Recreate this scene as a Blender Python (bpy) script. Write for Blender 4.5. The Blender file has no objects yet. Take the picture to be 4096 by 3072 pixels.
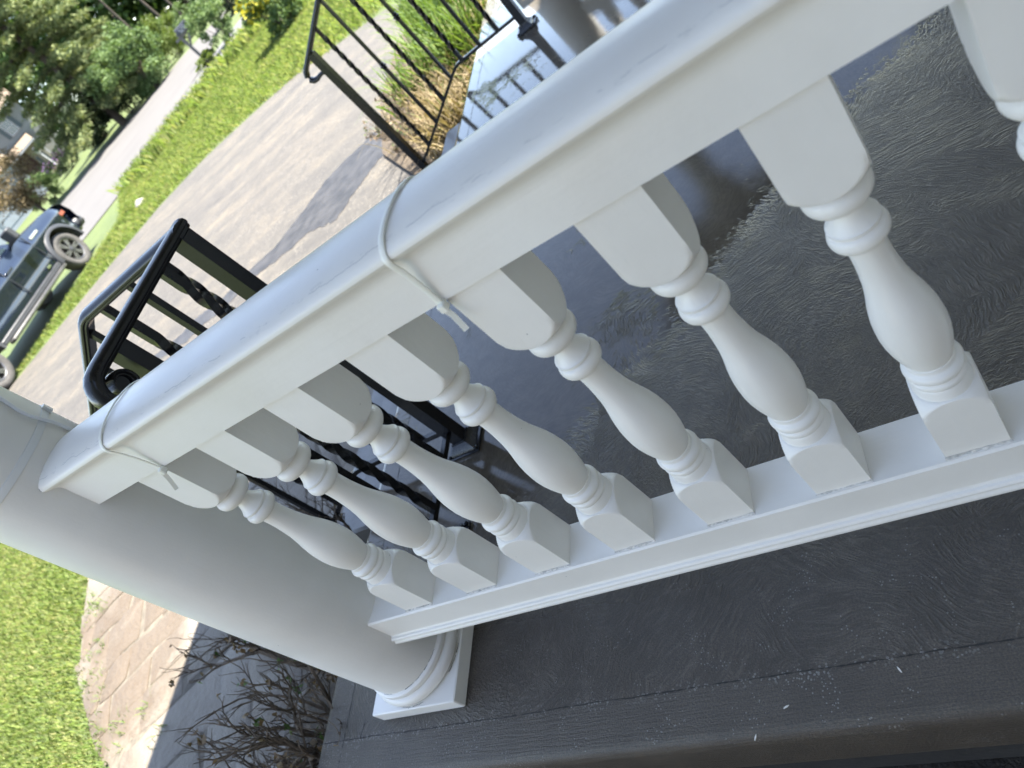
import bpy, math, random
import numpy as np
from mathutils import Vector, Matrix
random.seed(7); np.random.seed(7)
SC = bpy.context.scene; COL = SC.collection
PI = math.pi

# ------------------------------------------------------------------ camera
cam_d = bpy.data.cameras.new('camera'); cam = bpy.data.objects.new('camera', cam_d); COL.objects.link(cam)
def rod(r):
    r = np.array(r); t = np.linalg.norm(r); k = r/t
    K = np.array([[0,-k[2],k[1]],[k[2],0,-k[0]],[-k[1],k[0],0]])
    return np.eye(3)+math.sin(t)*K+(1-math.cos(t))*K@K
R = rod((2.30542834, -0.214423932, -0.865236497))
cam.matrix_world = Matrix(((R[0][0],-R[1][0],-R[2][0],1.23145),(R[0][1],-R[1][1],-R[2][1],-0.54610),
                           (R[0][2],-R[1][2],-R[2][2],1.13614),(0,0,0,1)))
cam_d.sensor_width = 36; cam_d.lens = 2866.065/4096*36
cam_d.clip_start = .02; cam_d.clip_end = 2000
cam_d.dof.use_dof = True; cam_d.dof.focus_distance = 1.12; cam_d.dof.aperture_fstop = 5.6
SC.camera = cam
# ------------------------------------------------------------------ sky, sun, exposure
SUN_AZ, SUN_EL = math.radians(38), math.radians(60)
w = bpy.data.worlds.new('World'); SC.world = w; w.use_nodes = True
nt = w.node_tree; bg = nt.nodes['Background']
sky = nt.nodes.new('ShaderNodeTexSky'); sky.sky_type = 'NISHITA'; sky.sun_disc = False
sky.sun_elevation = SUN_EL; sky.sun_rotation = PI/2-SUN_AZ; sky.air_density = 1.0; sky.dust_density = .4; sky.altitude = 1500; sky.ozone_density = 1.2
hsv = nt.nodes.new('ShaderNodeHueSaturation'); hsv.inputs['Saturation'].default_value = .78
nt.links.new(sky.outputs[0], hsv.inputs['Color']); nt.links.new(hsv.outputs[0], bg.inputs[0]); bg.inputs[1].default_value = .088
sd = bpy.data.lights.new('sun', 'SUN'); sun = bpy.data.objects.new('sun', sd); COL.objects.link(sun)
sd.energy = 4.7; sd.angle = math.radians(.5); sd.color = (1, .95, .86)
sdir = Vector((math.cos(SUN_AZ)*math.cos(SUN_EL), math.sin(SUN_AZ)*math.cos(SUN_EL), math.sin(SUN_EL)))
sun.rotation_euler = sdir.to_track_quat('Z', 'Y').to_euler(); sun.location = (4, 4, 8)
vs = SC.view_settings; vs.view_transform = 'Standard'; vs.look = 'None'; vs.gamma = 1; vs.exposure = 2.9

# ------------------------------------------------------------------ materials
def new_mat(name):
    m = bpy.data.materials.new(name); m.use_nodes = True
    return m, m.node_tree, m.node_tree.nodes['Principled BSDF']
def N(nt, t, **kw):
    n = nt.nodes.new(t)
    for k, v in kw.items():
        if k.startswith('i_'):
            n.inputs[k[2:].replace('_', ' ')].default_value = v
        else: setattr(n, k, v)
    return n
def ramp(nt, src, stops):
    r = nt.nodes.new('ShaderNodeValToRGB'); e = r.color_ramp.elements
    while len(e) < len(stops): e.new(.5)
    for el, (p, c) in zip(e, stops):
        el.position = p; el.color = (c, c, c, 1) if not isinstance(c, tuple) else (*c, 1)
    nt.links.new(src, r.inputs[0]); return r.outputs[0]
def coords(nt, scale=(1,1,1), kind='Object', rot=(0,0,0)):
    tc = nt.nodes.new('ShaderNodeTexCoord'); mp = nt.nodes.new('ShaderNodeMapping')
    mp.inputs['Scale'].default_value = scale; mp.inputs['Rotation'].default_value = rot
    nt.links.new(tc.outputs[kind], mp.inputs[0]); return mp.outputs[0]
def noise(nt, vec, scale, detail=4, rough=.55, dist=0):
    n = N(nt, 'ShaderNodeTexNoise'); n.inputs['Scale'].default_value = scale
    n.inputs['Detail'].default_value = detail; n.inputs['Roughness'].default_value = rough; n.inputs['Distortion'].default_value = dist
    nt.links.new(vec, n.inputs['Vector']); return n.outputs['Fac']
def mixc(nt, fac, a, b, mode='MIX'):
    m = nt.nodes.new('ShaderNodeMix'); m.data_type = 'RGBA'; m.blend_type = mode
    for s, v in ((0, fac), (6, a), (7, b)):
        if isinstance(v, (int, float)): m.inputs[s].default_value = v
        elif isinstance(v, tuple): m.inputs[s].default_value = (*v, 1)
        else: nt.links.new(v, m.inputs[s])
    return m.outputs[2]
def mth(nt, op, a, b=None, c=None):
    m = nt.nodes.new('ShaderNodeMath'); m.operation = op
    for i, v in enumerate((a, b, c)):
        if v is None: continue
        if isinstance(v, (int, float)): m.inputs[i].default_value = v
        else: nt.links.new(v, m.inputs[i])
    return m.outputs[0]
def bump(nt, bsdf, h, strength=.3, dist=.01):
    b = nt.nodes.new('ShaderNodeBump'); b.inputs['Strength'].default_value = strength; b.inputs['Distance'].default_value = dist
    nt.links.new(h, b.inputs['Height']); nt.links.new(b.outputs[0], bsdf.inputs['Normal'])
def simple(name, col, rough=.5, metal=0, var=.15, vscale=6, bs=0, bscale=40, bdist=.004, kind='Object', spec=.5, coat=0):
    m, t, b = new_mat(name); v = coords(t, kind=kind)
    n = noise(t, v, vscale, 5)
    lo = tuple(c*(1-var) for c in col); hi = tuple(min(1, c*(1+var)) for c in col)
    t.links.new(ramp(t, n, [(.3, lo), (.7, hi)]), b.inputs['Base Color'])
    b.inputs['Roughness'].default_value = rough; b.inputs['Metallic'].default_value = metal
    b.inputs['Specular IOR Level'].default_value = spec; b.inputs['Coat Weight'].default_value = coat
    if bs: bump(t, b, noise(t, v, bscale, 5), bs, bdist)
    return m
def leafmat(name, cols, rough=.5, trans=.35, scale=1.2):
    """foliage: colour varies from leaf to leaf, some light passes through"""
    m, t, b = new_mat(name)
    geo = t.nodes.new('ShaderNodeNewGeometry'); v = coords(t)
    n = noise(t, v, scale, 3)
    mixv = mth(t, 'ADD', mth(t, 'MULTIPLY', geo.outputs['Random Per Island'], .55), mth(t, 'MULTIPLY', n, .5))
    c = ramp(t, mixv, [(i/(len(cols)-1)*.7+.15, cc) for i, cc in enumerate(cols)])
    t.links.new(c, b.inputs['Base Color']); b.inputs['Roughness'].default_value = min(.85, rough+.2); b.inputs['Specular IOR Level'].default_value = .22
    tr = t.nodes.new('ShaderNodeBsdfTranslucent'); mx = t.nodes.new('ShaderNodeMixShader'); mx.inputs[0].default_value = trans
    t.links.new(mixc(t, 1.0, c, (1.0, 1.0, .55), 'MULTIPLY'), tr.inputs[0])
    t.links.new(b.outputs[0], mx.inputs[1]); t.links.new(tr.outputs[0], mx.inputs[2])
    t.links.new(mx.outputs[0], t.nodes['Material Output'].inputs[0]); return m

def white_paint(name, streak, tint=(.825, .80, .745), crown=False):
    m, t, b = new_mat(name)
    v = coords(t, streak); v1 = coords(t)
    oi = t.nodes.new('ShaderNodeObjectInfo'); of = t.nodes.new('ShaderNodeVectorMath'); of.operation = 'ADD'
    cx = t.nodes.new('ShaderNodeCombineXYZ')
    for q_, f_ in enumerate((7.0, 13.0, 3.0)): t.links.new(mth(t, 'MULTIPLY', oi.outputs['Random'], f_), cx.inputs[q_])
    t.links.new(v1, of.inputs[0]); t.links.new(cx.outputs[0], of.inputs[1]); v1 = of.outputs[0]
    br = noise(t, v, 60, 5, .6); big = noise(t, v1, 7, 4)
    col = ramp(t, big, [(.3, tuple(c*f for c, f in zip(tint, (.93, .925, .915)))), (.7, tint)])
    # dirt specks and faint smudges
    vo = N(t, 'ShaderNodeTexVoronoi'); vo.inputs['Scale'].default_value = 34; t.links.new(v1, vo.inputs['Vector'])
    sp = mth(t, 'LESS_THAN', vo.outputs['Distance'], .028)
    gate = mth(t, 'GREATER_THAN', noise(t, v1, 23, 2), .55)
    col = mixc(t, mth(t, 'MULTIPLY', mth(t, 'MULTIPLY', sp, gate), .75), col, (.06, .055, .05))
    sm = ramp(t, noise(t, coords(t, tuple(s*1.0 for s in streak)), 9, 6, .65, .4), [(.74, 0.0), (.92, .06)])
    col = mixc(t, sm, col, (.45, .44, .42))
    if crown:   # long hairline cracks with grime along the shoulder of the handrail
        sep = t.nodes.new('ShaderNodeSeparateXYZ'); tc = t.nodes.new('ShaderNodeTexCoord'); t.links.new(tc.outputs['Object'], sep.inputs[0])
        wob = mth(t, 'MULTIPLY', mth(t, 'SUBTRACT', noise(t, coords(t, (1, .2, .2)), 16, 4), .5), .022)
        d = mth(t, 'ABSOLUTE', mth(t, 'SUBTRACT', mth(t, 'ADD', sep.outputs[1], wob), -.041))
        up_ = mth(t, 'GREATER_THAN', sep.outputs[2], .897)
        line = mth(t, 'MULTIPLY', mth(t, 'LESS_THAN', d, .00055), up_)
        band = mth(t, 'MULTIPLY', mth(t, 'LESS_THAN', d, .0045), up_)
        frag = mth(t, 'GREATER_THAN', noise(t, coords(t, (1, 3, 3)), 14, 5, .7), .52)
        grim = mth(t, 'MULTIPLY', band, mth(t, 'GREATER_THAN', noise(t, coords(t, (1, 5, 5)), 42, 5, .75), .60))
        k = mth(t, 'MAXIMUM', mth(t, 'MULTIPLY', mth(t, 'MULTIPLY', line, frag), .32), mth(t, 'MULTIPLY', grim, .16))
        col = mixc(t, k, col, (.20, .21, .24))
    t.links.new(col, b.inputs['Base Color'])
    t.links.new(ramp(t, big, [(.3, .30), (.7, .46)]), b.inputs['Roughness'])
    h = mth(t, 'ADD', mth(t, 'MULTIPLY', br, .7), mth(t, 'MULTIPLY', noise(t, v1, 90, 3), .5))
    bump(t, b, h, .42, .0014); return m
M = {}
M['paint_x'] = white_paint('painted_wood_rail', (.05, 1, 1))
M['paint_top'] = white_paint('painted_wood_handrail', (.05, 1, 1), crown=True)
M['paint_z'] = white_paint('painted_wood_turned', (1, 1, .08))
M['paint_col'] = white_paint('painted_column', (.6, .6, .06), (.80, .782, .735))
M['caulk'] = simple('cracked_caulk', (.60, .57, .51), .7, var=.45, vscale=160, bs=.6, bscale=260, bdist=.002)
M['iron'] = simple('black_gloss_iron', (.010, .010, .011), .24, var=.3, vscale=30, bs=.2, bscale=120, bdist=.001, spec=.42)
M['iron_b'] = simple('black_iron_shoe', (.013, .014, .018), .22, var=.3, vscale=30, bs=.2, bscale=150, bdist=.001)
M['tie'] = simple('nylon_tie', (.84, .83, .74), .35, var=.05)
M['tie'].node_tree.nodes['Principled BSDF'].inputs['Subsurface Weight'].default_value = .25
M['tie'].node_tree.nodes['Principled BSDF'].inputs['Subsurface Radius'].default_value = (.004, .004, .003)
M['band'] = simple('painted_strap', (.72, .73, .72), .35, var=.05)
M['cable'] = simple('white_cable', (.78, .79, .80), .35, var=.03)

def floor_mat():
    m, t, b = new_mat('wet_trowelled_concrete')
    tc = t.nodes.new('ShaderNodeTexCoord'); v = tc.outputs['Object']
    sep = t.nodes.new('ShaderNodeSeparateXYZ'); t.links.new(v, sep.inputs[0])
    X, Y = sep.outputs[0], sep.outputs[1]
    # swirls left by the trowel: overlapping arcs round scattered centres
    wn = N(t, 'ShaderNodeTexNoise'); wn.inputs['Scale'].default_value = 5; wn.inputs['Detail'].default_value = 3
    t.links.new(v, wn.inputs['Vector'])
    wv = t.nodes.new('ShaderNodeVectorMath'); wv.operation = 'MULTIPLY_ADD'; wv.inputs[1].default_value = (.11, .11, 0); 
    t.links.new(wn.outputs['Color'], wv.inputs[0]); t.links.new(v, wv.inputs[2])
    def swirl(scale, off, fr):
        mp = t.nodes.new('ShaderNodeMapping'); mp.inputs['Location'].default_value = off; mp.inputs['Scale'].default_value = (1, 1, 0)
        t.links.new(wv.outputs[0], mp.inputs[0])
        vo = N(t, 'ShaderNodeTexVoronoi'); vo.inputs['Scale'].default_value = scale; vo.voronoi_dimensions = '2D'
        t.links.new(mp.outputs[0], vo.inputs['Vector'])
        sb = t.nodes.new('ShaderNodeVectorMath'); sb.operation = 'SUBTRACT'; t.links.new(mp.outputs[0], sb.inputs[0]); t.links.new(vo.outputs['Position'], sb.inputs[1])
        sx = t.nodes.new('ShaderNodeSeparateXYZ'); t.links.new(sb.outputs[0], sx.inputs[0])
        ang = mth(t, 'ARCTAN2', sx.outputs[1], sx.outputs[0]); ln = t.nodes.new('ShaderNodeVectorMath'); ln.operation = 'LENGTH'; t.links.new(sb.outputs[0], ln.inputs[0])
        cb_ = t.nodes.new('ShaderNodeCombineXYZ'); t.links.new(mth(t, 'MULTIPLY', ln.outputs['Value'], fr), cb_.inputs[0]); t.links.new(mth(t, 'MULTIPLY', ang, 8.5), cb_.inputs[1])
        t.links.new(mth(t, 'MULTIPLY', vo.outputs['Color'], 40.0), cb_.inputs[2])
        n_ = noise(t, cb_.outputs[0], 1.0, 3, .6, .35)
        return ramp(t, n_, [(.42, 0.0), (.66, 1.0)])
    a = swirl(2.6, (.3, .1, 0), 215); c = swirl(1.9, (1.7, 2.2, 0), 185)
    sel = ramp(t, noise(t, v, 2.6, 3), [(.47, 0.0), (.53, 1.0)])
    mx = t.nodes.new('ShaderNodeMix'); t.links.new(sel, mx.inputs[0]); t.links.new(a, mx.inputs[2]); t.links.new(c, mx.inputs[3])
    sw = mth(t, 'MULTIPLY', mx.outputs[0], ramp(t, noise(t, v, 40, 3, .6), [(.30, 0.35), (.60, 1.0)]))
    # the outer border strip is brushed along the edge instead
    brv = coords(t, (.06, 1, 1)); brush = noise(t, brv, 220, 4, .6)
    strip = mth(t, 'MAXIMUM', mth(t, 'LESS_THAN', Y, -.156), mth(t, 'LESS_THAN', X, -.26))
    sw = mth(t, 'ADD', mth(t, 'MULTIPLY', sw, mth(t, 'SUBTRACT', 1, strip)), mth(t, 'MULTIPLY', mth(t, 'MULTIPLY', brush, 1.6), strip))
    grit = noise(t, v, 260, 5, .7)
    # where water stands: a thin even film, broken at its rim by the ridges
    rim = mth(t, 'MULTIPLY', mth(t, 'SUBTRACT', noise(t, v, 2.6, 5, .6), .5), 1.1)
    edge = mth(t, 'MAXIMUM', .24, mth(t, 'ADD', mth(t, 'MULTIPLY', X, .85), .06))
    gap = mth(t, 'SUBTRACT', mth(t, 'ADD', Y, mth(t, 'MULTIPLY', rim, .22)), edge)
    film = ramp(t, mth(t, 'ADD', mth(t, 'SUBTRACT', gap, mth(t, 'MULTIPLY', sw, .10)), .5), [(.46, 0.0), (.54, 1.0)])
    film = mth(t, 'MULTIPLY', film, ramp(t, mth(t, 'ADD', noise(t, v, 2.1, 5, .6), mth(t, 'MULTIPLY', mth(t, 'SUBTRACT', sw, .4), -.10)), [(.33, .25), (.40, 1.0)]))
    damp = ramp(t, mth(t, 'ADD', Y, mth(t, 'MULTIPLY', rim, .12)), [(-.0, 0.0), (.10, 1.0)])
    base = mixc(t, ramp(t, noise(t, v, 14, 5), [(.3, 0.0), (.7, 1.0)]), (.080, .067, .051), (.118, .101, .079))
    dry = mixc(t, ramp(t, noise(t, v, 9, 6, .6), [(.3, 0.0), (.7, 1.0)]), (.086, .069, .051), (.136, .111, .084))
    dry = mixc(t, ramp(t, noise(t, v, 330, 4, .8), [(.42, .75), (.60, 0.0)]), dry, (.045, .041, .037))
    base = mixc(t, damp, dry, base)
    # pale grains, clustered
    vo = N(t, 'ShaderNodeTexVoronoi'); vo.inputs['Scale'].default_value = 180; t.links.new(v, vo.inputs['Vector'])
    gr = mth(t, 'MULTIPLY', mth(t, 'LESS_THAN', vo.outputs['Distance'], .24), mth(t, 'GREATER_THAN', noise(t, v, 13, 5, .75), .56))
    nearj = ramp(t, mth(t, 'ABSOLUTE', mth(t, 'ADD', mth(t, 'ADD', Y, .157), mth(t, 'MULTIPLY', mth(t, 'SUBTRACT', noise(t, v, 25, 3), .5), .03))), [(.0, 1.0), (.014, 0.0)])
    gr2 = mth(t, 'MULTIPLY', mth(t, 'MULTIPLY', mth(t, 'LESS_THAN', vo.outputs['Distance'], .36), mth(t, 'GREATER_THAN', noise(t, v, 17, 4, .7), .46)), nearj)
    gr = mth(t, 'MAXIMUM', mth(t, 'MULTIPLY', gr, mth(t, 'SUBTRACT', 1, damp)), gr2)
    base = mixc(t, mth(t, 'MULTIPLY', gr, .6), base, (.30, .29, .27))
    base = mixc(t, mth(t, 'MULTIPLY', ramp(t, sw, [(.0, 1.0), (.5, 0.0)]), .42), base, (.050, .043, .034))  # grooves darkened in colour, shade painted in to sharpen the relief
    base = mixc(t, mth(t, 'MULTIPLY', mth(t, 'MULTIPLY', ramp(t, sw, [(.45, 0.0), (.95, 1.0)]), mth(t, 'MULTIPLY', mth(t, 'SUBTRACT', 1, damp), mth(t, 'SUBTRACT', 1, strip))), .16), base, (.25, .21, .165))  # ridge tops painted lighter, imitating light the diffuse sky does not give
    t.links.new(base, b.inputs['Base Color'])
    rg = mixc(t, damp, (.32, .32, .32), (.14, .14, .14)); rg = mixc(t, film, rg, (.035, .035, .035))
    t.links.new(rg, b.inputs['Roughness'])
    b.inputs['IOR'].default_value = 1.43
    t.links.new(mth(t, 'MULTIPLY', damp, .12), b.inputs['Coat Weight']); b.inputs['Coat Roughness'].default_value = .04; b.inputs['Coat IOR'].default_value = 1.33
    amp = mth(t, 'ADD', .03, mth(t, 'MULTIPLY', mth(t, 'SUBTRACT', 1, film), .95))
    h = mth(t, 'MULTIPLY', mth(t, 'ADD', mth(t, 'MULTIPLY', sw, .5), mth(t, 'MULTIPLY', grit, .75)), amp)
    bp = t.nodes.new('ShaderNodeBump'); bp.inputs['Strength'].default_value = .85; bp.inputs['Distance'].default_value = .0034
    t.links.new(h, bp.inputs['Height']); t.links.new(bp.outputs[0], b.inputs['Normal'])
    cb = t.nodes.new('ShaderNodeBump'); cb.inputs['Strength'].default_value = .35; cb.inputs['Distance'].default_value = .0022
    t.links.new(mth(t, 'ADD', h, mth(t, 'MULTIPLY', noise(t, v, 6, 2), .25)), cb.inputs['Height']); t.links.new(cb.outputs[0], b.inputs['Coat Normal'])
    return m
M['floor'] = floor_mat()
M['concrete'] = simple('step_concrete', (.13, .125, .12), .35, var=.25, vscale=8, bs=.4, bscale=120, bdist=.003)
M['foundation'] = simple('dark_foundation', (.03, .028, .026), .8, var=.3, bs=.5, bscale=60)
M['joint'] = simple('dark_joint', (.030, .027, .024), .7, var=.3, vscale=60)
def stone_mat():
    m, t, b = new_mat('stamped_stone'); v = coords(t)
    oi = t.nodes.new('ShaderNodeObjectInfo')
    c = ramp(t, oi.outputs['Random'], [(0, (.108, .089, .066)), (.5, (.134, .112, .086)), (1, (.155, .134, .108))])
    geo = t.nodes.new('ShaderNodeNewGeometry')
    wp = t.nodes.new('ShaderNodeMapping'); t.links.new(geo.outputs['Position'], wp.inputs[0]); P = wp.outputs[0]
    st = ramp(t, noise(t, P, 1.1, 5, .62, .3), [(.47, 0.0), (.58, .85)])
    ds = t.nodes.new('ShaderNodeVectorMath'); ds.operation = 'DISTANCE'; ds.inputs[1].default_value = (-2.62, .52, -.41)
    t.links.new(geo.outputs['Position'], ds.inputs[0])
    blob = ramp(t, mth(t, 'ADD', ds.outputs['Value'], mth(t, 'MULTIPLY', mth(t, 'SUBTRACT', noise(t, P, 5, 5, .65), .5), .7)), [(.38, .85), (.56, 0.0)])
    c = mixc(t, mth(t, 'MAXIMUM', st, blob), c, (.056, .036, .018))
    c = mixc(t, ramp(t, noise(t, P, 9, 6, .7), [(.35, .35), (.7, 0.0)]), c, (0.0909, 0.07579, 0.0576))
    t.links.new(c, b.inputs['Base Color']); b.inputs['Roughness'].default_value = .6
    bump(t, b, noise(t, P, 16, 6, .7), .8, .02); return m
M['stone'] = stone_mat()
M['grout'] = simple('path_joint', (.085, .072, .054), .9, var=.4, vscale=30, bs=.5, bscale=80)
def asphalt():
    m, t, b = new_mat('weathered_driveway'); v = coords(t)
    st = mth(t, 'ADD', mth(t, 'MULTIPLY', noise(t, coords(t, (.22, 1.3, 1), rot=(0, 0, .25)), 2.1, 6, .65, .6), .55), mth(t, 'MULTIPLY', noise(t, v, 3.5, 7, .72), .45))
    c = ramp(t, st, [(.36, (0.03496, 0.03168, 0.0287)), (.5, (0.06072, 0.05368, 0.04428)), (.66, (0.1086, 0.08976, 0.06396))])
    c = mixc(t, ramp(t, noise(t, v, 38, 5, .85), [(.42, .75), (.56, 0.0)]), c, (0.02944, 0.0264, 0.02378))
    vo = N(t, 'ShaderNodeTexVoronoi'); vo.inputs['Scale'].default_value = 45; t.links.new(v, vo.inputs['Vector'])
    c = mixc(t, mth(t, 'MULTIPLY', mth(t, 'LESS_THAN', vo.outputs['Distance'], .22), mth(t, 'GREATER_THAN', noise(t, v, 8, 4, .7), .52)), c, (.17, .15, .125))
    t.links.new(c, b.inputs['Base Color']); b.inputs['Roughness'].default_value = .75
    bump(t, b, noise(t, v, 120, 4, .7), .6, .006); return m
M['asphalt'] = asphalt()
M['road'] = simple('road_asphalt', (0.07656, 0.07503, 0.07401), .8, var=.18, vscale=.8, bs=.3, bscale=40)
M['apron'] = simple('pale_concrete', (0.06799, 0.06321, 0.05953), .75, var=.10, vscale=.5, bs=.2, bscale=30)
M['water'] = simple('wet_asphalt_film', (.030, .028, .027), .42, var=.45, vscale=9, bs=.9, bscale=60, bdist=.006, spec=.35)
M['bounce_pave'] = simple('warm_bounce_paving', (0.2401, 0.1929, 0.1382), .8, var=.15, vscale=2, bs=.3, bscale=40)  # for the added paving that throws warm light upward
M['shade_ground'] = simple('shade_dark_ground', (.022, .018, .014), .9, var=.4, vscale=30, bs=.8, bscale=60, bdist=.02)  # near-black ground colour with the shade below the slab painted in
M['mulch'] = simple('dry_mulch', (0.0522, 0.0377, 0.0232), .9, var=.5, vscale=30, bs=.8, bscale=60, bdist=.02)
def lawn_mat():
    m, t, b = new_mat('lawn'); v = coords(t)
    c = ramp(t, noise(t, v, 1.3, 6, .7), [(.3, (0.03346, 0.05251, 0.009477)), (.55, (0.0552, 0.07605, 0.01441)), (.75, (0.08364, 0.09233, 0.02653))])
    t.links.new(c, b.inputs['Base Color']); b.inputs['Roughness'].default_value = .8
    bump(t, b, noise(t, v, 30, 5, .7), .8, .03); return m
M['lawn'] = lawn_mat()
M['blade'] = leafmat('grass_blades', [(0.07848, 0.1361, 0.0295), (0.1488, 0.2186, 0.05533), (0.2313, 0.2844, 0.08603), (0.314, 0.2967, 0.1476)], .45, .4, .9)
M['bark'] = simple('bark', (0.05104, 0.03828, 0.02807), .85, var=.4, vscale=18, bs=.8, bscale=30, bdist=.03)
M['twig'] = simple('dry_twig', (0.1102, 0.0841, 0.0609), .8, var=.45, vscale=40, bs=.6, bscale=90, bdist=.004)
M['pine'] = leafmat('pine_needles', [(0.03611, 0.05597, 0.02528), (0.07674, 0.1038, 0.04064), (0.149, 0.176, 0.06771), (0.2076, 0.2212, 0.09932)], .55, .25, .7)
M['maple'] = leafmat('broad_leaves', [(0.02267, 0.04695, 0.01457), (0.04695, 0.085, 0.02429), (0.08905, 0.1418, 0.04048)], .45, .35, .5)
M['bush'] = leafmat('bush_leaves', [(0.03932, 0.06991, 0.02446), (0.08739, 0.1398, 0.04807), (0.1573, 0.2185, 0.08739)], .45, .3, .8)
M['lime'] = leafmat('lime_leaves', [(0.05104, 0.08166, 0.01531), (0.08677, 0.1225, 0.02552), (0.1225, 0.1531, 0.04083)], .45, .4, .8)
M['brown'] = leafmat('bronze_leaves', [(0.08626, 0.06303, 0.03649), (0.146, 0.1095, 0.05972), (0.1991, 0.1593, 0.09293)], .55, .3, .8)
M['dark'] = leafmat('evergreen_leaves', [(0.00812, 0.01624, 0.00696), (0.01624, 0.029, 0.01044), (0.0261, 0.0435, 0.0145)], .45, .2, .6)
M['yellow'] = leafmat('yellow_blooms', [(0.2297, 0.2144, 0.01531), (0.3062, 0.2807, 0.02552), (0.3573, 0.3164, 0.05104)], .5, .3)
M['purple'] = leafmat('purple_blooms', [(0.1021, 0.04594, 0.1735), (0.1684, 0.08677, 0.245), (0.2144, 0.1276, 0.2807)], .5, .3)
M['lily'] = leafmat('strap_leaves', [(0.04669, 0.08671, 0.01667), (0.08671, 0.1401, 0.02668), (0.1401, 0.1868, 0.04669)], .35, .4, 3)
M['straw'] = leafmat('dry_stalks', [(0.1174, 0.0851, 0.04402), (0.2113, 0.1644, 0.0939), (0.2818, 0.2348, 0.1526)], .6, .3, 3)
M['deadleaf'] = leafmat('dead_leaves', [(0.116, 0.0696, 0.0348), (0.1972, 0.1392, 0.0812), (0.2436, 0.1972, 0.1392)], .6, .2, 5)
M['rock'] = simple('pale_boulder', (0.1531, 0.1429, 0.1276), .8, var=.2, vscale=5, bs=.6, bscale=12, bdist=.05)
M['navy'] = simple('navy_paint', (0.005104, 0.00957, 0.02233), .22, metal=.35, var=.08, vscale=3, coat=1)
M['blacktrim'] = simple('black_plastic', (.025, .025, .027), .45, var=.2)
M['tyre'] = simple('tyre_rubber', (0.05614, 0.05206, 0.04849), .85, var=.25, vscale=12, bs=.4, bscale=50)
M['rim'] = simple('dark_alloy', (0.1531, 0.148, 0.1429), .28, metal=.8, var=.2)
M['chrome'] = simple('chrome', (.75, .76, .78), .12, metal=1, var=.03)
M['lens'] = simple('clear_lamp', (0.1566, 0.1914, 0.2158), .08, var=.1, coat=1)
M['amber'] = simple('amber_lamp', (0.174, 0.0348, 0.0116), .2, var=.1, coat=1)
M['glass'] = simple('dark_glass', (.02, .03, .035), .04, var=.1, spec=.8)
M['siding'] = simple('grey_siding', (0.1735, 0.1786, 0.1684), .65, var=.06)
M['siding2'] = simple('cream_siding', (0.2144, 0.2042, 0.1531), .65, var=.06)
M['bluewall'] = simple('pale_blue_siding', (0.1837, 0.2093, 0.2348), .65, var=.06)
M['shingle'] = simple('tan_shingles', (0.1323, 0.09922, 0.06798), .85, var=.2, vscale=14, bs=.4, bscale=20)
M['trimw'] = simple('white_trim', (.72, .72, .72), .5, var=.05)
M['farwhite'] = simple('far_white_trim', (0.352, 0.352, 0.352), .5, var=.05)
M['shutter'] = simple('teal_shutter', (0.04338, 0.06125, 0.0638), .5, var=.1)
M['reddoor'] = simple('dark_red_door', (0.0493, 0.00928, 0.01044), .5, var=.2)
M['brick'] = simple('tan_step', (0.2042, 0.1429, 0.1021), .8, var=.2)
M['mailgrey'] = simple('grey_wood', (0.09698, 0.08932, 0.08422), .8, var=.25, bs=.4, bscale=30)
M['mailbox'] = simple('charcoal_metal', (0.02297, 0.0245, 0.0296), .35, var=.15)
M['lampglow'] = simple('frosted_lamp_glass', (0.4083, 0.4083, 0.3777), .3, var=.03)
M['ceil'] = simple('porch_ceiling', (.42, .41, .385), .6, var=.06)
M['roofing'] = simple('roof_shingles', (.10, .09, .085), .9, var=.25, vscale=8, bs=.4, bscale=20)
M['housewall'] = simple('house_siding', (.46, .43, .385), .6, var=.06)
M['bounce_wing'] = simple('cream_bounce_siding', (0.2807, 0.2501, 0.2042), .6, var=.06)  # siding of the unseen wing added for bounce light
M['red'] = simple('red_cloth', (0.232, 0.0174, 0.0232), .7)

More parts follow.
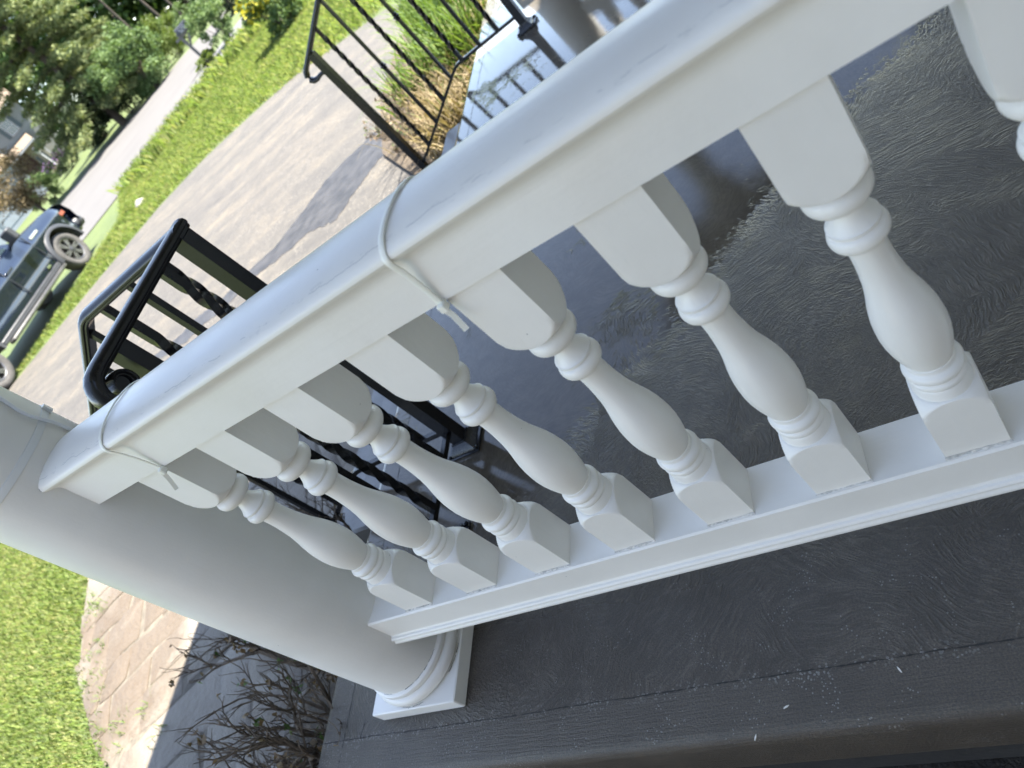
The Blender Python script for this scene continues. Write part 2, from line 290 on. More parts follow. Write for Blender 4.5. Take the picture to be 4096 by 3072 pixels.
# ------------------------------------------------------------------ mesh helpers
class B:
    def __init__(s): s.v = []; s.f = []
    def add(s, vs, fs):
        o = len(s.v); s.v += [tuple(map(float, p)) for p in vs]; s.f += [tuple(i+o for i in f) for f in fs]; return s
    def box(s, x0, x1, y0, y1, z0, z1):
        vs = [(x, y, z) for z in (z0, z1) for x, y in ((x0,y0),(x1,y0),(x1,y1),(x0,y1))]
        return s.add(vs, [(3,2,1,0),(4,5,6,7),(0,1,5,4),(1,2,6,5),(2,3,7,6),(3,0,4,7)])
    def bbox(s, x0, x1, y0, y1, z0, z1, c=.004):
        """box with chamfered edges"""
        L = []
        for z, i in ((z0, c), (z0+c, 0), (z1-c, 0), (z1, c)):
            a0, a1, b0, b1 = x0+i, x1-i, y0+i, y1-i; k = max(c-i, c*.5)
            L.append([(a0+k,b0,z),(a1-k,b0,z),(a1,b0+k,z),(a1,b1-k,z),(a1-k,b1,z),(a0+k,b1,z),(a0,b1-k,z),(a0,b0+k,z)])
        return s.loft(L, True, True)
    def loft(s, rings, cap0=False, cap1=False, closed=True):
        o = len(s.v); n = len(rings[0])
        for r in rings: s.v += [tuple(map(float, p)) for p in r]
        for i in range(len(rings)-1):
            for j in range(n if closed else n-1):
                k = (j+1) % n
                s.f.append((o+i*n+j, o+i*n+k, o+(i+1)*n+k, o+(i+1)*n+j))
        if cap0: s.f.append(tuple(o+j for j in reversed(range(n))))
        if cap1: s.f.append(tuple(o+(len(rings)-1)*n+j for j in range(n)))
        return s
    def prism(s, poly, z0, z1):
        return s.loft([[(x, y, z0) for x, y in poly], [(x, y, z1) for x, y in poly]], True, True)
    def lathe(s, prof, c=(0,0,0), n=32, sq=None, caps=True):
        rings = []
        for z, r in prof:
            q = []
            for j in range(n):
                a = 2*PI*j/n; rr = r
                if sq: rr = min(r, sq/max(abs(math.cos(a)), abs(math.sin(a))))
                q.append((c[0]+rr*math.cos(a), c[1]+rr*math.sin(a), c[2]+z))
            rings.append(q)
        return s.loft(rings, caps, caps)
    def sweep(s, prof, path, up=(0,0,1), cap=True, scale=None):
        """profile (side, up) along a 3d path"""
        P = [Vector(p) for p in path]; rings = []; up = Vector(up)
        for i, p in enumerate(P):
            t = (P[min(i+1, len(P)-1)]-P[max(i-1, 0)]).normalized()
            sd = t.cross(up)
            if sd.length < 1e-4: sd = t.cross(Vector((1, .3, 0)))
            sd.normalize(); u = sd.cross(t).normalized(); k = scale[i] if scale else 1
            rings.append([p+sd*a*k+u*b*k for a, b in prof])
        return s.loft(rings, cap, cap)
    def tube(s, path, r, n=6, r1=None):
        prof = [(math.cos(2*PI*j/n), math.sin(2*PI*j/n)) for j in range(n)]
        m = len(path)-1; r1 = r if r1 is None else r1
        return s.sweep(prof, path, (0.13, .07, 1), True, [r+(r1-r)*i/m for i in range(m+1)])
    def obj(s, name, mat, parent=None, ang=35, local=False):
        off = Vector((0, 0, 0))
        if parent and not local:
            off = parent.location if not parent.parent else parent.location+parent.parent.location
        v = np.array(s.v, float)-np.array(off)
        me = bpy.data.meshes.new(name); me.from_pydata([tuple(p) for p in v], [], s.f); me.validate(); me.update()
        me.polygons.foreach_set('use_smooth', [True]*len(me.polygons)); me.set_sharp_from_angle(angle=math.radians(ang))
        me.materials.append(M[mat]); o = bpy.data.objects.new(name, me); COL.objects.link(o)
        if parent: o.parent = parent
        return o
def tag(o, label=None, cat=None, group=None, kind=None):
    for k, v in (('label', label), ('category', cat), ('group', group), ('kind', kind)):
        if v: o[k] = v
    return o
def empty(name, loc, label, cat, group=None, rz=0):
    e = bpy.data.objects.new(name, None); COL.objects.link(e); e.location = loc; e.rotation_euler = (0, 0, rz); e.empty_display_size = .1
    return tag(e, label, cat, group)
def copy_tree(o, parent=None):
    c = o.copy(); COL.objects.link(c); c.parent = parent
    for ch in list(o.children): copy_tree(ch, c)
    return c
def dupe(o, parent, loc):
    c = o.copy(); COL.objects.link(c); c.parent = parent; c.location = loc; return c
def fast_mesh(name, verts, faces_n, mat, parent=None):
    """verts (k*faces_n,3): separate polygons of faces_n corners"""
    v = np.asarray(verts, np.float32).reshape(-1, 3)
    if parent is not None: v = v-np.array(parent.location, np.float32)
    n = len(v); me = bpy.data.meshes.new(name); me.vertices.add(n); me.vertices.foreach_set('co', v.ravel())
    me.loops.add(n); me.loops.foreach_set('vertex_index', np.arange(n, dtype=np.int32)); k = n//faces_n
    me.polygons.add(k); me.polygons.foreach_set('loop_start', np.arange(k, dtype=np.int32)*faces_n)
    me.update(calc_edges=True); me.materials.append(M[mat]); o = bpy.data.objects.new(name, me); COL.objects.link(o)
    if parent is not None: o.parent = parent
    return o

# ------------------------------------------------------------------ the setting: terrain
UX, UY = -.6816, .7317
TT = [0, 16, 32, 45, 75, 140]; ZZ = [-.43, -.43, -.15, .0, .95, 2.2]
def zt(x, y): return float(np.interp((x-1.2)*UX+(y+.55)*UY, TT, ZZ))
def site(bear, dist):
    """survey from the porch corner post: compass-like bearing and distance"""
    a = math.radians(bear); x, y = 1.23+dist*math.cos(a), -.55+dist*math.sin(a); return x, y, zt(x, y)
def structure(o): return tag(o, kind='structure')
g = B(); n1, n2 = 60, 41; dirs = []
for i in range(n1):
    s = -40+ i*(180/(n1-1))
    g.v += [(1.2+UX*s-UY*q, -.55+UY*s+UX*q, 0) for q in np.linspace(-160, 160, n2)]
g.v = [(x, y, zt(x, y)) for x, y, _ in g.v]
g.f = [(i*n2+j, i*n2+j+1, (i+1)*n2+j+1, (i+1)*n2+j) for i in range(n1-1) for j in range(n2-1)]
structure(g.obj('ground', 'lawn'))
def fine(p, q, n=8): return [(p[0]+(q[0]-p[0])*i/n, p[1]+(q[1]-p[1])*i/n) for i in range(n)]
def sheet(name, poly, mat, dz, thick=.03):
    """a paved strip given by its two long edges: poly = (edge a, edge b), equal counts"""
    a, b = poly; m = B(); A = []; Bb = []
    def res(e, n=60):
        e = np.array(e, float); d = np.r_[0, np.cumsum(np.linalg.norm(np.diff(e, axis=0), axis=1))]; t = np.linspace(0, d[-1], n)
        return np.stack([np.interp(t, d, e[:, 0]), np.interp(t, d, e[:, 1])], 1)
    A, Bb = res(a), res(b); K = 24; rings = []
    for pa, pb in zip(A, Bb):
        rings.append([(*(pa+(pb-pa)*k/K), zt(*(pa+(pb-pa)*k/K))+dz) for k in range(K+1)])
    m.loft(rings, closed=False); return structure(m.obj(name, mat))
# driveway: from the camera side past the steps, curving off to the left and the right
drive_far = [(-26, 1.2), (-16.5, 4.1), (-12.4, 6.75), (-10.7, 8.3), (-9.1, 9.5), (-7.75, 9.8), (-6.15, 9.6), (-5.2, 9.45), (-2.65, 8.25), (3, 5.5), (9, 3)]
drive_near = [(-26, -2.6), (-14, 2.6), (-9.4, 3.5), (-6.4, 3.05), (-5.0, 2.45), (-4.0, 1.45), (-3.2, .5), (-2.3, 1.5), (-.5, 3.2), (3, 4.2), (9, 1)]
sheet('driveway', (drive_near, drive_far), 'asphalt', .012)
sheet('road', ([(-22.5, 4.0), (-18.8, 9.0), (-14.6, 14.5), (-13.4, 16.4), (-12.0, 17.9), (-10.9, 19.2), (-2, 29), (12, 44)],
               [(-26, 8.0), (-21, 12.5), (-15.6, 17.8), (-15.1, 19.6), (-14.9, 21.4), (-14.0, 23.2), (-5, 33), (9, 48)]), 'road', .012)
sheet('neighbour_driveway', ([(-21, 6.4), (-18, 10), (-14.55, 14.62), (-14.35, 16.6), (-15.0, 18.3), (-15.05, 20.3), (-15.2, 22.3), (-16.8, 25.5), (-19.5, 31.8)],
                [(-44, 22), (-36, 24.8), (-31.0, 27.6), (-29.7, 30.2), (-25.9, 31.5), (-24.6, 33.1), (-23.4, 33.0), (-22.2, 32.9), (-20.8, 32.6)]), 'apron', .02)

structure(B().prism([(-.37, 2.2), (-.37, 3.2), (-1.2, 4.0), (-2.5, 4.7), (-4.5, 4.5), (-5.2, 3.4), (-4.9, 2.55), (-4.4, 1.9), (-3.6, 2.1), (-2.6, 2.2)][::-1], -.45, -.4145).obj('forecourt', 'asphalt'))
# path of stamped stones in front of the steps
path_poly = [(-.36, -3.2), (-.36, 2.3), (-1.6, 2.42), (-2.6, 2.35), (-3.6, 2.2), (-4.3, 1.85), (-4.15, 1.62), (-3.83, 1.23), (-3.51, .84), (-3.25, .53), (-2.68, .15), (-2.42, .02), (-2.22, -.5), (-2.1, -1.2), (-2.1, -3.2)]
ZP = -.411
path = structure(B().prism(path_poly[::-1], ZP-.06, ZP-.0045).obj('path', 'grout'))
def inside(p, poly):
    c = False
    for i in range(len(poly)):
        (x1, y1), (x2, y2) = poly[i], poly[i-1]
        if (y1 > p[1]) != (y2 > p[1]) and p[0] < (x2-x1)*(p[1]-y1)/(y2-y1)+x1: c = not c
    return c
def clip(poly, nx, ny, d):
    out = []
    for i in range(len(poly)):
        a, b = poly[i-1], poly[i]; da = a[0]*nx+a[1]*ny-d; db = b[0]*nx+b[1]*ny-d
        if (da <= 0) != (db <= 0):
            t = da/(da-db); out.append((a[0]+(b[0]-a[0])*t, a[1]+(b[1]-a[1])*t))
        if db <= 0: out.append(b)
    return out
rot = math.radians(28); cr, sr = math.cos(rot), math.sin(rot)
seeds = []
yy = -6.0; row = 0
while yy < 7:
    hgt = random.choice((.15, .21, .21, .30)); xx = -8+random.random()*.4
    while xx < 4:
        wd = random.choice((.2, .3, .38, .46)); q = (xx+wd/2, yy+hgt/2)
        seeds.append((q[0]*cr-q[1]*sr-.5, q[0]*sr+q[1]*cr+.5, xx, xx+wd, yy, yy+hgt)); xx += wd
    yy += hgt
ns = 0
for wx, wy, x0, x1, y0, y1 in seeds:
    if not (-5 < wx < -.2 and -3.3 < wy < 4.3): continue
    j = lambda: random.uniform(-.030, .030)
    ga = random.uniform(.003, .007)
    rect = [(x0+ga+j(), y0+ga+j()*.6), ((x0+x1)/2, y0+ga+j()), (x1-ga+j(), y0+ga+j()*.6), (x1-ga+j(), y1-ga+j()*.6), ((x0+x1)/2, y1-ga+j()), (x0+ga+j(), y1-ga+j()*.6)]
    W = [(x*cr-y*sr-.5, x*sr+y*cr+.5) for x, y in rect]
    if not inside((wx, wy), path_poly): continue
    edge_ = path_poly[5:15]; best = None
    for (ax_, ay_), (bx_, by_) in zip(edge_[:-1], edge_[1:]):
        t_ = max(0, min(1, ((wx-ax_)*(bx_-ax_)+(wy-ay_)*(by_-ay_))/((bx_-ax_)**2+(by_-ay_)**2))); d_ = math.hypot(wx-ax_-(bx_-ax_)*t_, wy-ay_-(by_-ay_)*t_)
        if best is None or d_ < best[0]: best = (d_, ax_, ay_, bx_, by_)
    if best[0] < .6:
        _, ax_, ay_, bx_, by_ = best; nx_, ny_ = by_-ay_, -(bx_-ax_); l_ = math.hypot(nx_, ny_); nx_, ny_ = nx_/l_, ny_/l_
        if (wx-ax_)*nx_+(wy-ay_)*ny_ > 0: nx_, ny_ = -nx_, -ny_
        W = clip(W, nx_, ny_, ax_*nx_+ay_*ny_+random.uniform(-.02, .02))
        if len(W) < 3: continue
    wx, wy = sum(p[0] for p in W)/len(W), sum(p[1] for p in W)/len(W)
    if wy < -1.6: continue
    m = B(); zz = ZP+random.uniform(-.002, .003)
    inn = [(p[0]+(wx-p[0])*.07, p[1]+(wy-p[1])*.07) for p in W]
    m.loft([[(*p, ZP-.0046) for p in W], [(*p, zz-.003) for p in W], [(*p, zz) for p in inn]], False, True)
    o = m.obj('paving_stone', 'stone', path); ns += 1
sd_ = B().prism([(-2.0, -9), (9, -9), (9, -.72), (-.3, -.72), (-.3, -3.15), (-2.0, -3.15)], -.46, -.412); structure(sd_.obj('unseen_bounce_paving', 'bounce_pave'))  # unseen paving, added to bounce warm light onto the white faces
structure(B().prism([(-.38, -.72), (2.1, -.72), (2.1, -.16), (-.38, -.16)], -.46, -.414).obj('painted_shade_strip', 'shade_ground'))  # dark strip painting the deep shade under the slab edge
# water run off from the hosed porch across the driveway
band_a = [(-1.62, 4.25), (-1.85, 4.62), (-2.02, 4.80), (-2.25, 4.74), (-2.62, 4.62), (-2.93, 4.25), (-3.13, 4.04), (-3.50, 3.98), (-3.80, 3.84), (-4.24, 3.86), (-4.45, 3.76), (-5.2, 3.70)]
band_b = [(-1.5, 4.05), (-1.70, 4.22), (-1.85, 4.17), (-2.00, 3.97), (-2.18, 3.70), (-2.55, 3.84), (-2.95, 3.78), (-3.33, 3.80), (-3.60, 3.65), (-3.92, 3.61), (-4.17, 3.54), (-5.2, 3.60)]
m = B(); 
def wob(e, n=90, amp=.035):
    e = np.array(e, float); d = np.r_[0, np.cumsum(np.linalg.norm(np.diff(e, axis=0), axis=1))]; t = np.linspace(0, d[-1], n)
    return np.stack([np.interp(t, d, e[:, 0]), np.interp(t, d, e[:, 1])], 1)+np.random.uniform(-amp, amp, (n, 2))*.6
for A_, B_ in zip([wob(band_a)], [wob(band_b)]):
    m.loft([[(*(a+(b-a)*k/5), -.4122) for k in range(6)] for a, b in zip(A_, B_)], closed=False)
structure(m.obj('runoff_puddle', 'water'))

# porch slab, foundation and steps
sl = B(); x0, x1, y0, y1 = -.351, 2.0, -.249, 4.0
prof = [(0.0, -.14), (0.0, -.024), (.0035, -.010), (.010, -.0025), (.024, 0)]
L = [[(x0+i, y0+i, z), (x1, y0+i, z), (x1, y1-i, z), (x0+i, y1-i, z)] for i, z in prof]
sl.loft(L, True, True); slab = structure(sl.obj('porch_floor', 'floor', ang=50))
B().box(x0+.045, x1-.002, y0+.045, y1-.05, -.45, -.1405).obj('foundation_wall', 'foundation', slab)
def worn_joint(p, q, seed):
    rg = random.Random(seed); m = B(); L = math.dist(p, q); n = int(L/.006); ux, uy = (q[0]-p[0])/L, (q[1]-p[1])/L; rows = []; off = 0
    for k in range(n+1):
        off = off*.9+rg.uniform(-.0006, .0006); w0 = rg.uniform(.0003, .0016); t_ = L*k/n; x_, y_ = p[0]+ux*t_-uy*off, p[1]+uy*t_+ux*off
        if rg.random() < .05: w0 = .0001
        rows.append([(x_-uy*w0, y_+ux*w0, .0005), (x_+uy*w0, y_-ux*w0, .0005)])
    m.loft(rows, closed=False); return m
for k_, (p_, q_) in enumerate((((-.345, -.157), (1.98, -.157)), ((-.26, -.243), (-.26, 3.95)), ((-.20, -.157), (-.193, -.115)))):
    worn_joint(p_, q_, k_).obj('tooled_joint', 'joint', slab)
st = B().bbox(-.638, -.3535, .67, 3.005, -.45, -.14, .01); step1 = structure(st.obj('upper_step', 'concrete'))
st = B().bbox(-.935, -.6405, .67, 3.005, -.45, -.28, .01); structure(st.obj('lower_step', 'concrete'))

# ------------------------------------------------------------------ balusters and balustrade
H0, H1, SP = .2735, .8205, .156
W = .0343
def shoulder(zc,zf,n=12):
    # from corner z (zc) to face-centre z (zf)
    out=[]
    for u in np.linspace(W,0,n):
        out.append((zc+(zf-zc)*math.sqrt(max(0,1-(u/W)**2)), math.sqrt(W*W+u*u)))
    return out
BP=[(H0,.06)]+[(.3585,.06)]+shoulder(.3586,.3830)
BP+=[(.3836,.0316),(.386,.0312),(.3955,.0304),(.3985,.0290)]
BP+=[(.4045-.0055*math.cos(a),.0278+.0032*math.sin(a)) for a in np.linspace(.15,PI-.15,8)]
BP+=[(.4105,.0280)]
BP+=[(.4185-.0070*math.cos(a),.0262+.0052*math.sin(a)) for a in np.linspace(.3,PI-.5,10)]
BP+=[(.4258,.0272),(.4275,.0260),(.4330,.0255),(.4338,.0242),(.4345,.0248),(.4385,.0262),(.450,.0292),(.462,.0316),(.475,.0334),(.488,.0340),(.500,.0335),(.512,.0325),(.524,.0306),(.535,.0284),(.546,.0256),(.557,.0231),(.570,.0209),(.584,.0194),(.600,.0182),(.612,.0179),(.6272,.0180),(.6285,.0200)]
T2=(.6400,.0105,.0200,.0079); T1=(.6935,.0138,.0174,.0140)
BP+=[(T2[0]-T2[1]*math.cos(a),T2[2]+T2[3]*math.sin(a)) for a in np.linspace(.15,PI-.35,14)]
BP+=[(.6510,.0240),(.6514,.0246),(.6546,.0246),(.6550,.0238)]
BP+=[(.6550+.0240*t,.0134+.0104*(1-t)**1.7) for t in np.linspace(.06,1,12)]
BP+=[(T1[0]-T1[1]*math.cos(a),T1[2]+T1[3]*math.sin(a)) for a in np.linspace(.0,PI-.4,18)]
BP+=[(.7070,.0262),(.7085,.0266),(.7108,.0270)]
BP+=[(z,r) for z,r in reversed(shoulder(.7405,.7112))]+[(.7421,.06),(H1+.003,.06)]
def baluster_mesh():
    m = B(); m.lathe([(z-H0, r) for z, r in BP], n=128, sq=.0343); return m
PRF = [(-.038, .8205), (-.038, .862), (-.0376, .868), (-.0374, .873), (-.0380, .878), (-.0398, .8825), (-.0430, .8865), (-.0470, .8895), (-.0505, .8925), (-.0525, .8960), (-.0525, .9000), (-.0505, .9038), (-.0460, .9072), (-.0380, .9110), (-.0210, .9150), (0, .9166)]
TOPP = PRF+[(-y, z) for y, z in reversed(PRF[:-1])]
LIP = [(-.0425, .2735), (-.0425, .212), (-.0445, .2085), (-.0478, .2070), (-.0500, .2040), (-.0500, .2010), (-.0482, .1990), (-.0490, .1965), (-.0512, .1935), (-.0512, .1890), (-.049, .1855), (-.044, .184)]
BOTP = [(-.0395, .2755)]+[(-.0425, .2725)]+LIP[1:]+[(-y, z) for y, z in reversed(LIP[1:])]+[(.0395, .2725), (.0370, .2755)]
def balustrade(y, xa, xb, n, label, near):
    e = empty('balustrade', (xa, y, 0), label, 'balustrade')
    for P, nm, mt in ((TOPP, 'top_rail', 'paint_top'), (BOTP, 'bottom_rail', 'paint_x')):
        m = B(); nx = 60 if near else 2
        m.loft([[(xa+(xb-xa)*i/nx, y+py, pz) for py, pz in P] for i in range(nx+1)], True, True); m.obj(nm, mt, e, 28)
    me0 = None
    for i in range(n):
        x = .244+SP*i
        if me0 is None:
            me0 = baluster_mesh().obj('baluster', 'paint_z', None, 30); me0.parent = e; me0.location = (x-xa, 0, H0); 
        else:
            o = dupe(me0, e, (x-xa+random.uniform(-.0008, .0008), random.uniform(-.0005, .0005), H0)); o.rotation_euler = (0, 0, random.uniform(-.012, .012))
    return e
bal = balustrade(0, .088, 1.95, 11, 'white painted balustrade with turned balusters under a moulded handrail beside the wet floor', True)
# crumbling caulk along the foot of each near baluster
for i in range(9):
    x = .244+SP*i; m = B(); pts = []; k = 14
    for j in range(k):
        xx = x-.036+.072*j/(k-1); r = random.uniform(.0004, .0016)
        pts.append([(xx, -.0345, .2752), (xx, -.0345, .2752+r*1.3), (xx, -.0352-r*1.6, .2752+r*.7), (xx, -.0352-r*1.9, .2752)])
    m.loft(pts, True, True); m.obj('caulk_bead', 'caulk', bal, 80)
def broken(m, pts, r, keep, seed, n=5):
    rg = random.Random(seed); i = 0
    while i < len(pts)-2:
        L = rg.randrange(3, 9)
        if rg.random() < keep:
            q = [tuple(c+rg.uniform(-.0004, .0004) for c in p) for p in pts[i:i+L]]
            if len(q) > 1: m.tube(q, r*rg.uniform(.5, 1.2), n, r*.4)
        i += L
    return m
pts = []
for (ya, za), (yb, zb) in zip(TOPP[6:-8][:-1], TOPP[6:-8][1:]):
    for t_ in np.linspace(0, 1, 5)[:-1]:
        y_, z_ = ya+(yb-ya)*t_, za+(zb-za)*t_; pts.append((math.sqrt(.1027**2-y_*y_)+.0008, y_, z_+.0004))
broken(B(), pts, .0004, .6, 3).obj('hairline_crack', 'joint', bal, 60)['kind'] = 'stuff'
bal2 = balustrade(3.74, .13, 1.95, 11, 'white balustrade closing the far end of the porch', False)

# ------------------------------------------------------------------ columns
def column(x, y, label):
    e = empty('porch_column', (x, y, 0), label, 'column', 'round porch columns')
    B().bbox(x-.1262, x+.1262, y-.1262, y+.1262, .0008, .0395, .0025).obj('plinth', 'paint_z', e)
    tor = [(.0395, .110)]+[(.058+.0175*math.sin(a), .1085+.0165*math.cos(a)) for a in np.linspace(-PI/2*.95, PI/2*.8, 14)]+[(.0765, .1150), (.0785, .1165), (.084, .1170), (.0885, .1158), (.0915, .1125), (.093, .1097)]
    B().lathe(tor, (x, y, 0), 72).obj('base_moulding', 'paint_z', e, 30)
    cr_ = B(); broken(cr_, [(x+.1098*math.cos(a), y+.1098*math.sin(a), .0934) for a in np.linspace(0, 2*PI, 150)], .0006, .45, 5)
    broken(cr_, [(x+.1222*math.cos(a), y+.1222*math.sin(a), .0412) for a in np.linspace(0, 2*PI, 150)], .0008, .3, 6); cr_.obj('base_crack', 'joint', e, 60)['kind'] = 'stuff'
    sh = [(.093, .1092), (.25, .1092), (.58, .1076), (.77, .1046), (.89, .1028), (1.2, .1000), (1.6, .0965), (1.9, .093)]
    zz = np.linspace(.093, 1.9, 40); B().lathe([(z, float(np.interp(z, [a for a, b in sh], [b for a, b in sh]))) for z in zz], (x, y, 0), 96).obj('shaft', 'paint_col', e, 40)
    B().lathe([(1.9, .094), (1.905, .105), (1.92, .105), (1.93, .10), (1.97, .115), (2.0, .125)], (x, y, 0), 48).obj('capital', 'paint_z', e, 30)
    B().box(x-.135, x+.135, y-.135, y+.135, 2.0, 2.075).obj('abacus', 'paint_z', e)
    return e
column(0, 0, 'round white column on a square plinth at the porch corner, a strap around it')
column(.04, 3.74, 'round white column at the far end of the porch behind the iron railing')
def rc(z): return float(np.interp(z, [.58, .77, .89, 1.2], [.1076, .1046, .1028, .1000]))

# ------------------------------------------------------------------ porch roof and the house behind (shade the porch, mirror in the wet floor)
rf = empty('porch_roof', (0, 1.7, 2.08), 'porch roof on round columns over the wet floor', 'roof')
B().box(-.10, .10, -.1, 3.76, 2.078, 2.36).obj('eave_beam', 'trimw', rf)
B().box(.105, 1.98, 3.56, 3.76, 2.078, 2.36).obj('end_beam', 'trimw', rf)
B().box(.105, 1.98, -.10, .10, 2.078, 2.36).obj('end_beam', 'trimw', rf)
B().box(-.68, 1.985, -.28, 4.02, 2.365, 2.40).obj('ceiling', 'ceil', rf)
B().loft([[(-.70, -.30, 2.405), (1.99, -.30, 2.405), (1.99, 4.05, 2.405), (-.70, 4.05, 2.405)], [(-.72, -.32, 2.56), (1.99, -.32, 2.56), (1.99, 4.07, 2.56), (-.72, 4.07, 2.56)], [(1.95, -.32, 3.2), (1.99, -.32, 3.2), (1.99, 4.07, 3.2), (1.95, 4.07, 3.2)]], True, True).obj('shingle_cover', 'roofing', rf)
hs = empty('house', (6, 1.5, -.4), 'house whose front the porch leans against', 'house')
hb = B(); hb.box(2.06, 9, -4.2, 7.2, -.45, 3.5); hb.obj('wall_core', 'housewall', hs)
for i in range(27):
    z = -.42+.145*i; B().add([(2.056, -4.2, z), (2.056, 7.2, z), (2.035, 7.2, z), (2.035, -4.2, z), (2.056, -4.2, z+.14), (2.056, 7.2, z+.14), (2.048, 7.2, z+.14), (2.048, -4.2, z+.14)],
        [(0,1,2,3),(7,6,5,4),(3,2,6,7),(2,1,5,6),(1,0,4,5),(0,3,7,4)]).obj('siding_board', 'housewall', hs)
B().box(-1.2, 2.05, -8.5, -4.22, -.45, 3.0).obj('bounce_wing_wall', 'bounce_wing', hs)  # unseen wing, added to reflect warm sunlight onto the balustrade
B().loft([[(-1.6, -8.9, 3.005), (2.05, -8.9, 3.005), (2.05, -3.9, 3.005), (-1.6, -3.9, 3.005)], [(-1.6, -6.5, 4.4), (2.05, -6.5, 4.4), (2.05, -6.3, 4.4), (-1.6, -6.3, 4.4)]], True, True).obj('bounce_wing_roof', 'roofing', hs)  # roof over the added, unseen wing
B().loft([[(1.7, -4.6, 3.51), (9.4, -4.6, 3.51), (9.4, 7.6, 3.51), (1.7, 7.6, 3.51)], [(5.3, -3.8, 5.1), (5.7, -3.8, 5.1), (5.7, 6.8, 5.1), (5.3, 6.8, 5.1)]], True, True).obj('roof', 'roofing', hs)

# ------------------------------------------------------------------ wrought iron railings
def sqbar(w): return [(-w/2, -w/2), (w/2, -w/2), (w/2, w/2), (-w/2, w/2)]
def twisted(h, w=.0195, pitch=.22, plain=.05):
    m = B(); rings = []; zs = np.linspace(0, h, max(24, int(h/.006)))
    for z in zs:
        t = min(max(z, plain), h-plain); a = (t-plain)/pitch*2*PI
        rings.append([(w/2*1.414*math.cos(a+PI/4+PI/2*k), w/2*1.414*math.sin(a+PI/4+PI/2*k), z) for k in range(4)])
    return m.loft(rings, True, True)
def vbar(x, y, z0, z1, w): return B().box(x-w/2, x+w/2, y-w/2, y+w/2, z0, z1)
def knot(x, y, z, w):
    m = B(); a = w*.5
    m.lathe([(-.020, a*1.25), (-.016, a*1.9), (-.011, a*1.9), (-.008, a*1.5), (-.003, a*2.5), (.003, a*2.5), (.008, a*1.5), (.011, a*1.9), (.016, a*1.9), (.020, a*1.25)], (x, y, z), 12); return m
HP = [(-.0155, -.0135), (.0155, -.0135), (.0185, -.0100), (.0185, -.0060), (.0225, -.0035), (.0235, .0020), (.0205, .0080), (.0120, .0125), (0, .0140), (-.0120, .0125), (-.0205, .0080), (-.0235, .0020), (-.0225, -.0035), (-.0185, -.0060), (-.0185, -.0100)]
ZR = .903           # handrail centre
SLOPE = .55
def hz(x): return ZR if x > -.385 else ZR-SLOPE*(-.385-x)
def bz_(x): return .078 if x > -.375 else .078-SLOPE*1.02*(-.375-x)
def stair_part(e, y, px):
    # handrail with lamb's tongue
    path = [(px+.02, y, ZR)]+[(x, y, ZR) for x in np.linspace(px-.05, -.36, 6)]
    for a in np.linspace(0, 1, 7): 
        x = -.37-.05*a; path.append((x, y, ZR-.5*SLOPE*.05*a*a*1.0-(0.0)))
    zk = path[-1][2]; xs = np.linspace(-.44, -.99, 10)
    path += [(x, y, zk-SLOPE*(-.42-x)) for x in xs]
    xe, ze = path[-1][0], path[-1][2]
    # curl: down, back under, flick out
    for cx, cz in ((-.030, -.015), (-.052, -.030), (-.066, -.050), (-.066, -.072), (-.050, -.088), (-.026, -.092), (-.002, -.088), (.020, -.088), (.034, -.098), (.040, -.112)):
        path.append((xe+cx, y, ze+cz))
    n = len(path); B().sweep(HP, path, (0, 1, 0) if 0 else (0, .02, 1), True, [1]*(n-5)+[.9, .8, .7, .58, .45]).obj('handrail', 'iron', e, 40)
    bx = [px, -.30]+list(np.linspace(-.345, -.405, 6)); bp = [(x, y, .078 if x > -.345 else .078-.5*SLOPE*1.02*((-.345-x)/.06)*(-.345-x)) for x in bx]
    xk, zk2 = bp[-1][0], bp[-1][2]; bp += [(x, y, zk2-SLOPE*1.02*(xk-x)) for x in (-.5, -.7, -.925)]
    B().sweep(sqbar(.0155), bp, (0, .02, 1)).obj('bottom_rail', 'iron', e)
    for i, x in enumerate((-.083, -.204, -.328, -.441, -.558, -.683, -.815)):
        zb = (.078 if x > -.36 else zk2-SLOPE*1.02*(xk-x))+.004
        zt_ = (ZR if x > -.37 else zk-SLOPE*(-.42-x) if x < -.42 else ZR-.004)-.012
        if i % 2 == 0:
            o = twisted(zt_-zb).obj('twisted_baluster', 'iron', e, 50, True); o.location = (x-e.location.x, y-e.location.y, zb)
        else:
            o = vbar(x, y, zb, zt_, .016).obj('plain_baluster', 'iron', e)
            if x < -.3: knot(x, y, (zb+zt_)/2-.01, .0145).obj('collar_knot', 'iron', o)
    vbar(-.94, y, -.40, zk-SLOPE*(-.42+.94)-.012, .040).obj('end_post', 'iron', e)
def foot(e, x, y, z=0):
    f = B().bbox(x-.056, x+.056, y-.050, y+.050, z+.0008, z+.0085, .002).obj('base_plate', 'iron_b', e)
    B().loft([[(x-a, y-a, zz), (x+a, y-a, zz), (x+a, y+a, zz), (x-a, y+a, zz)] for a, zz in ((.043, z+.0087), (.041, z+.014), (.024, z+.030), (.0235, z+.036))], True, True).obj('post_shoe', 'iron_b', f)
    for sx in (-1, 1):
        for sy in (-1, 1): B().lathe([(0, .0065), (.006, .0065), (.0075, .004)], (x+sx*.047, y+sy*.041, z+.0087), 6).obj('bolt', 'iron_b', f)
r1 = empty('iron_railing', (.02, .581, 0), 'black wrought iron railing turning from the steps to the white column', 'railing')
PX, PY = .020, .585
stair_part(r1, PY, PX)
vbar(PX, PY, .03, ZR-.012, .040).obj('corner_post', 'iron', r1); foot(r1, PX, PY)
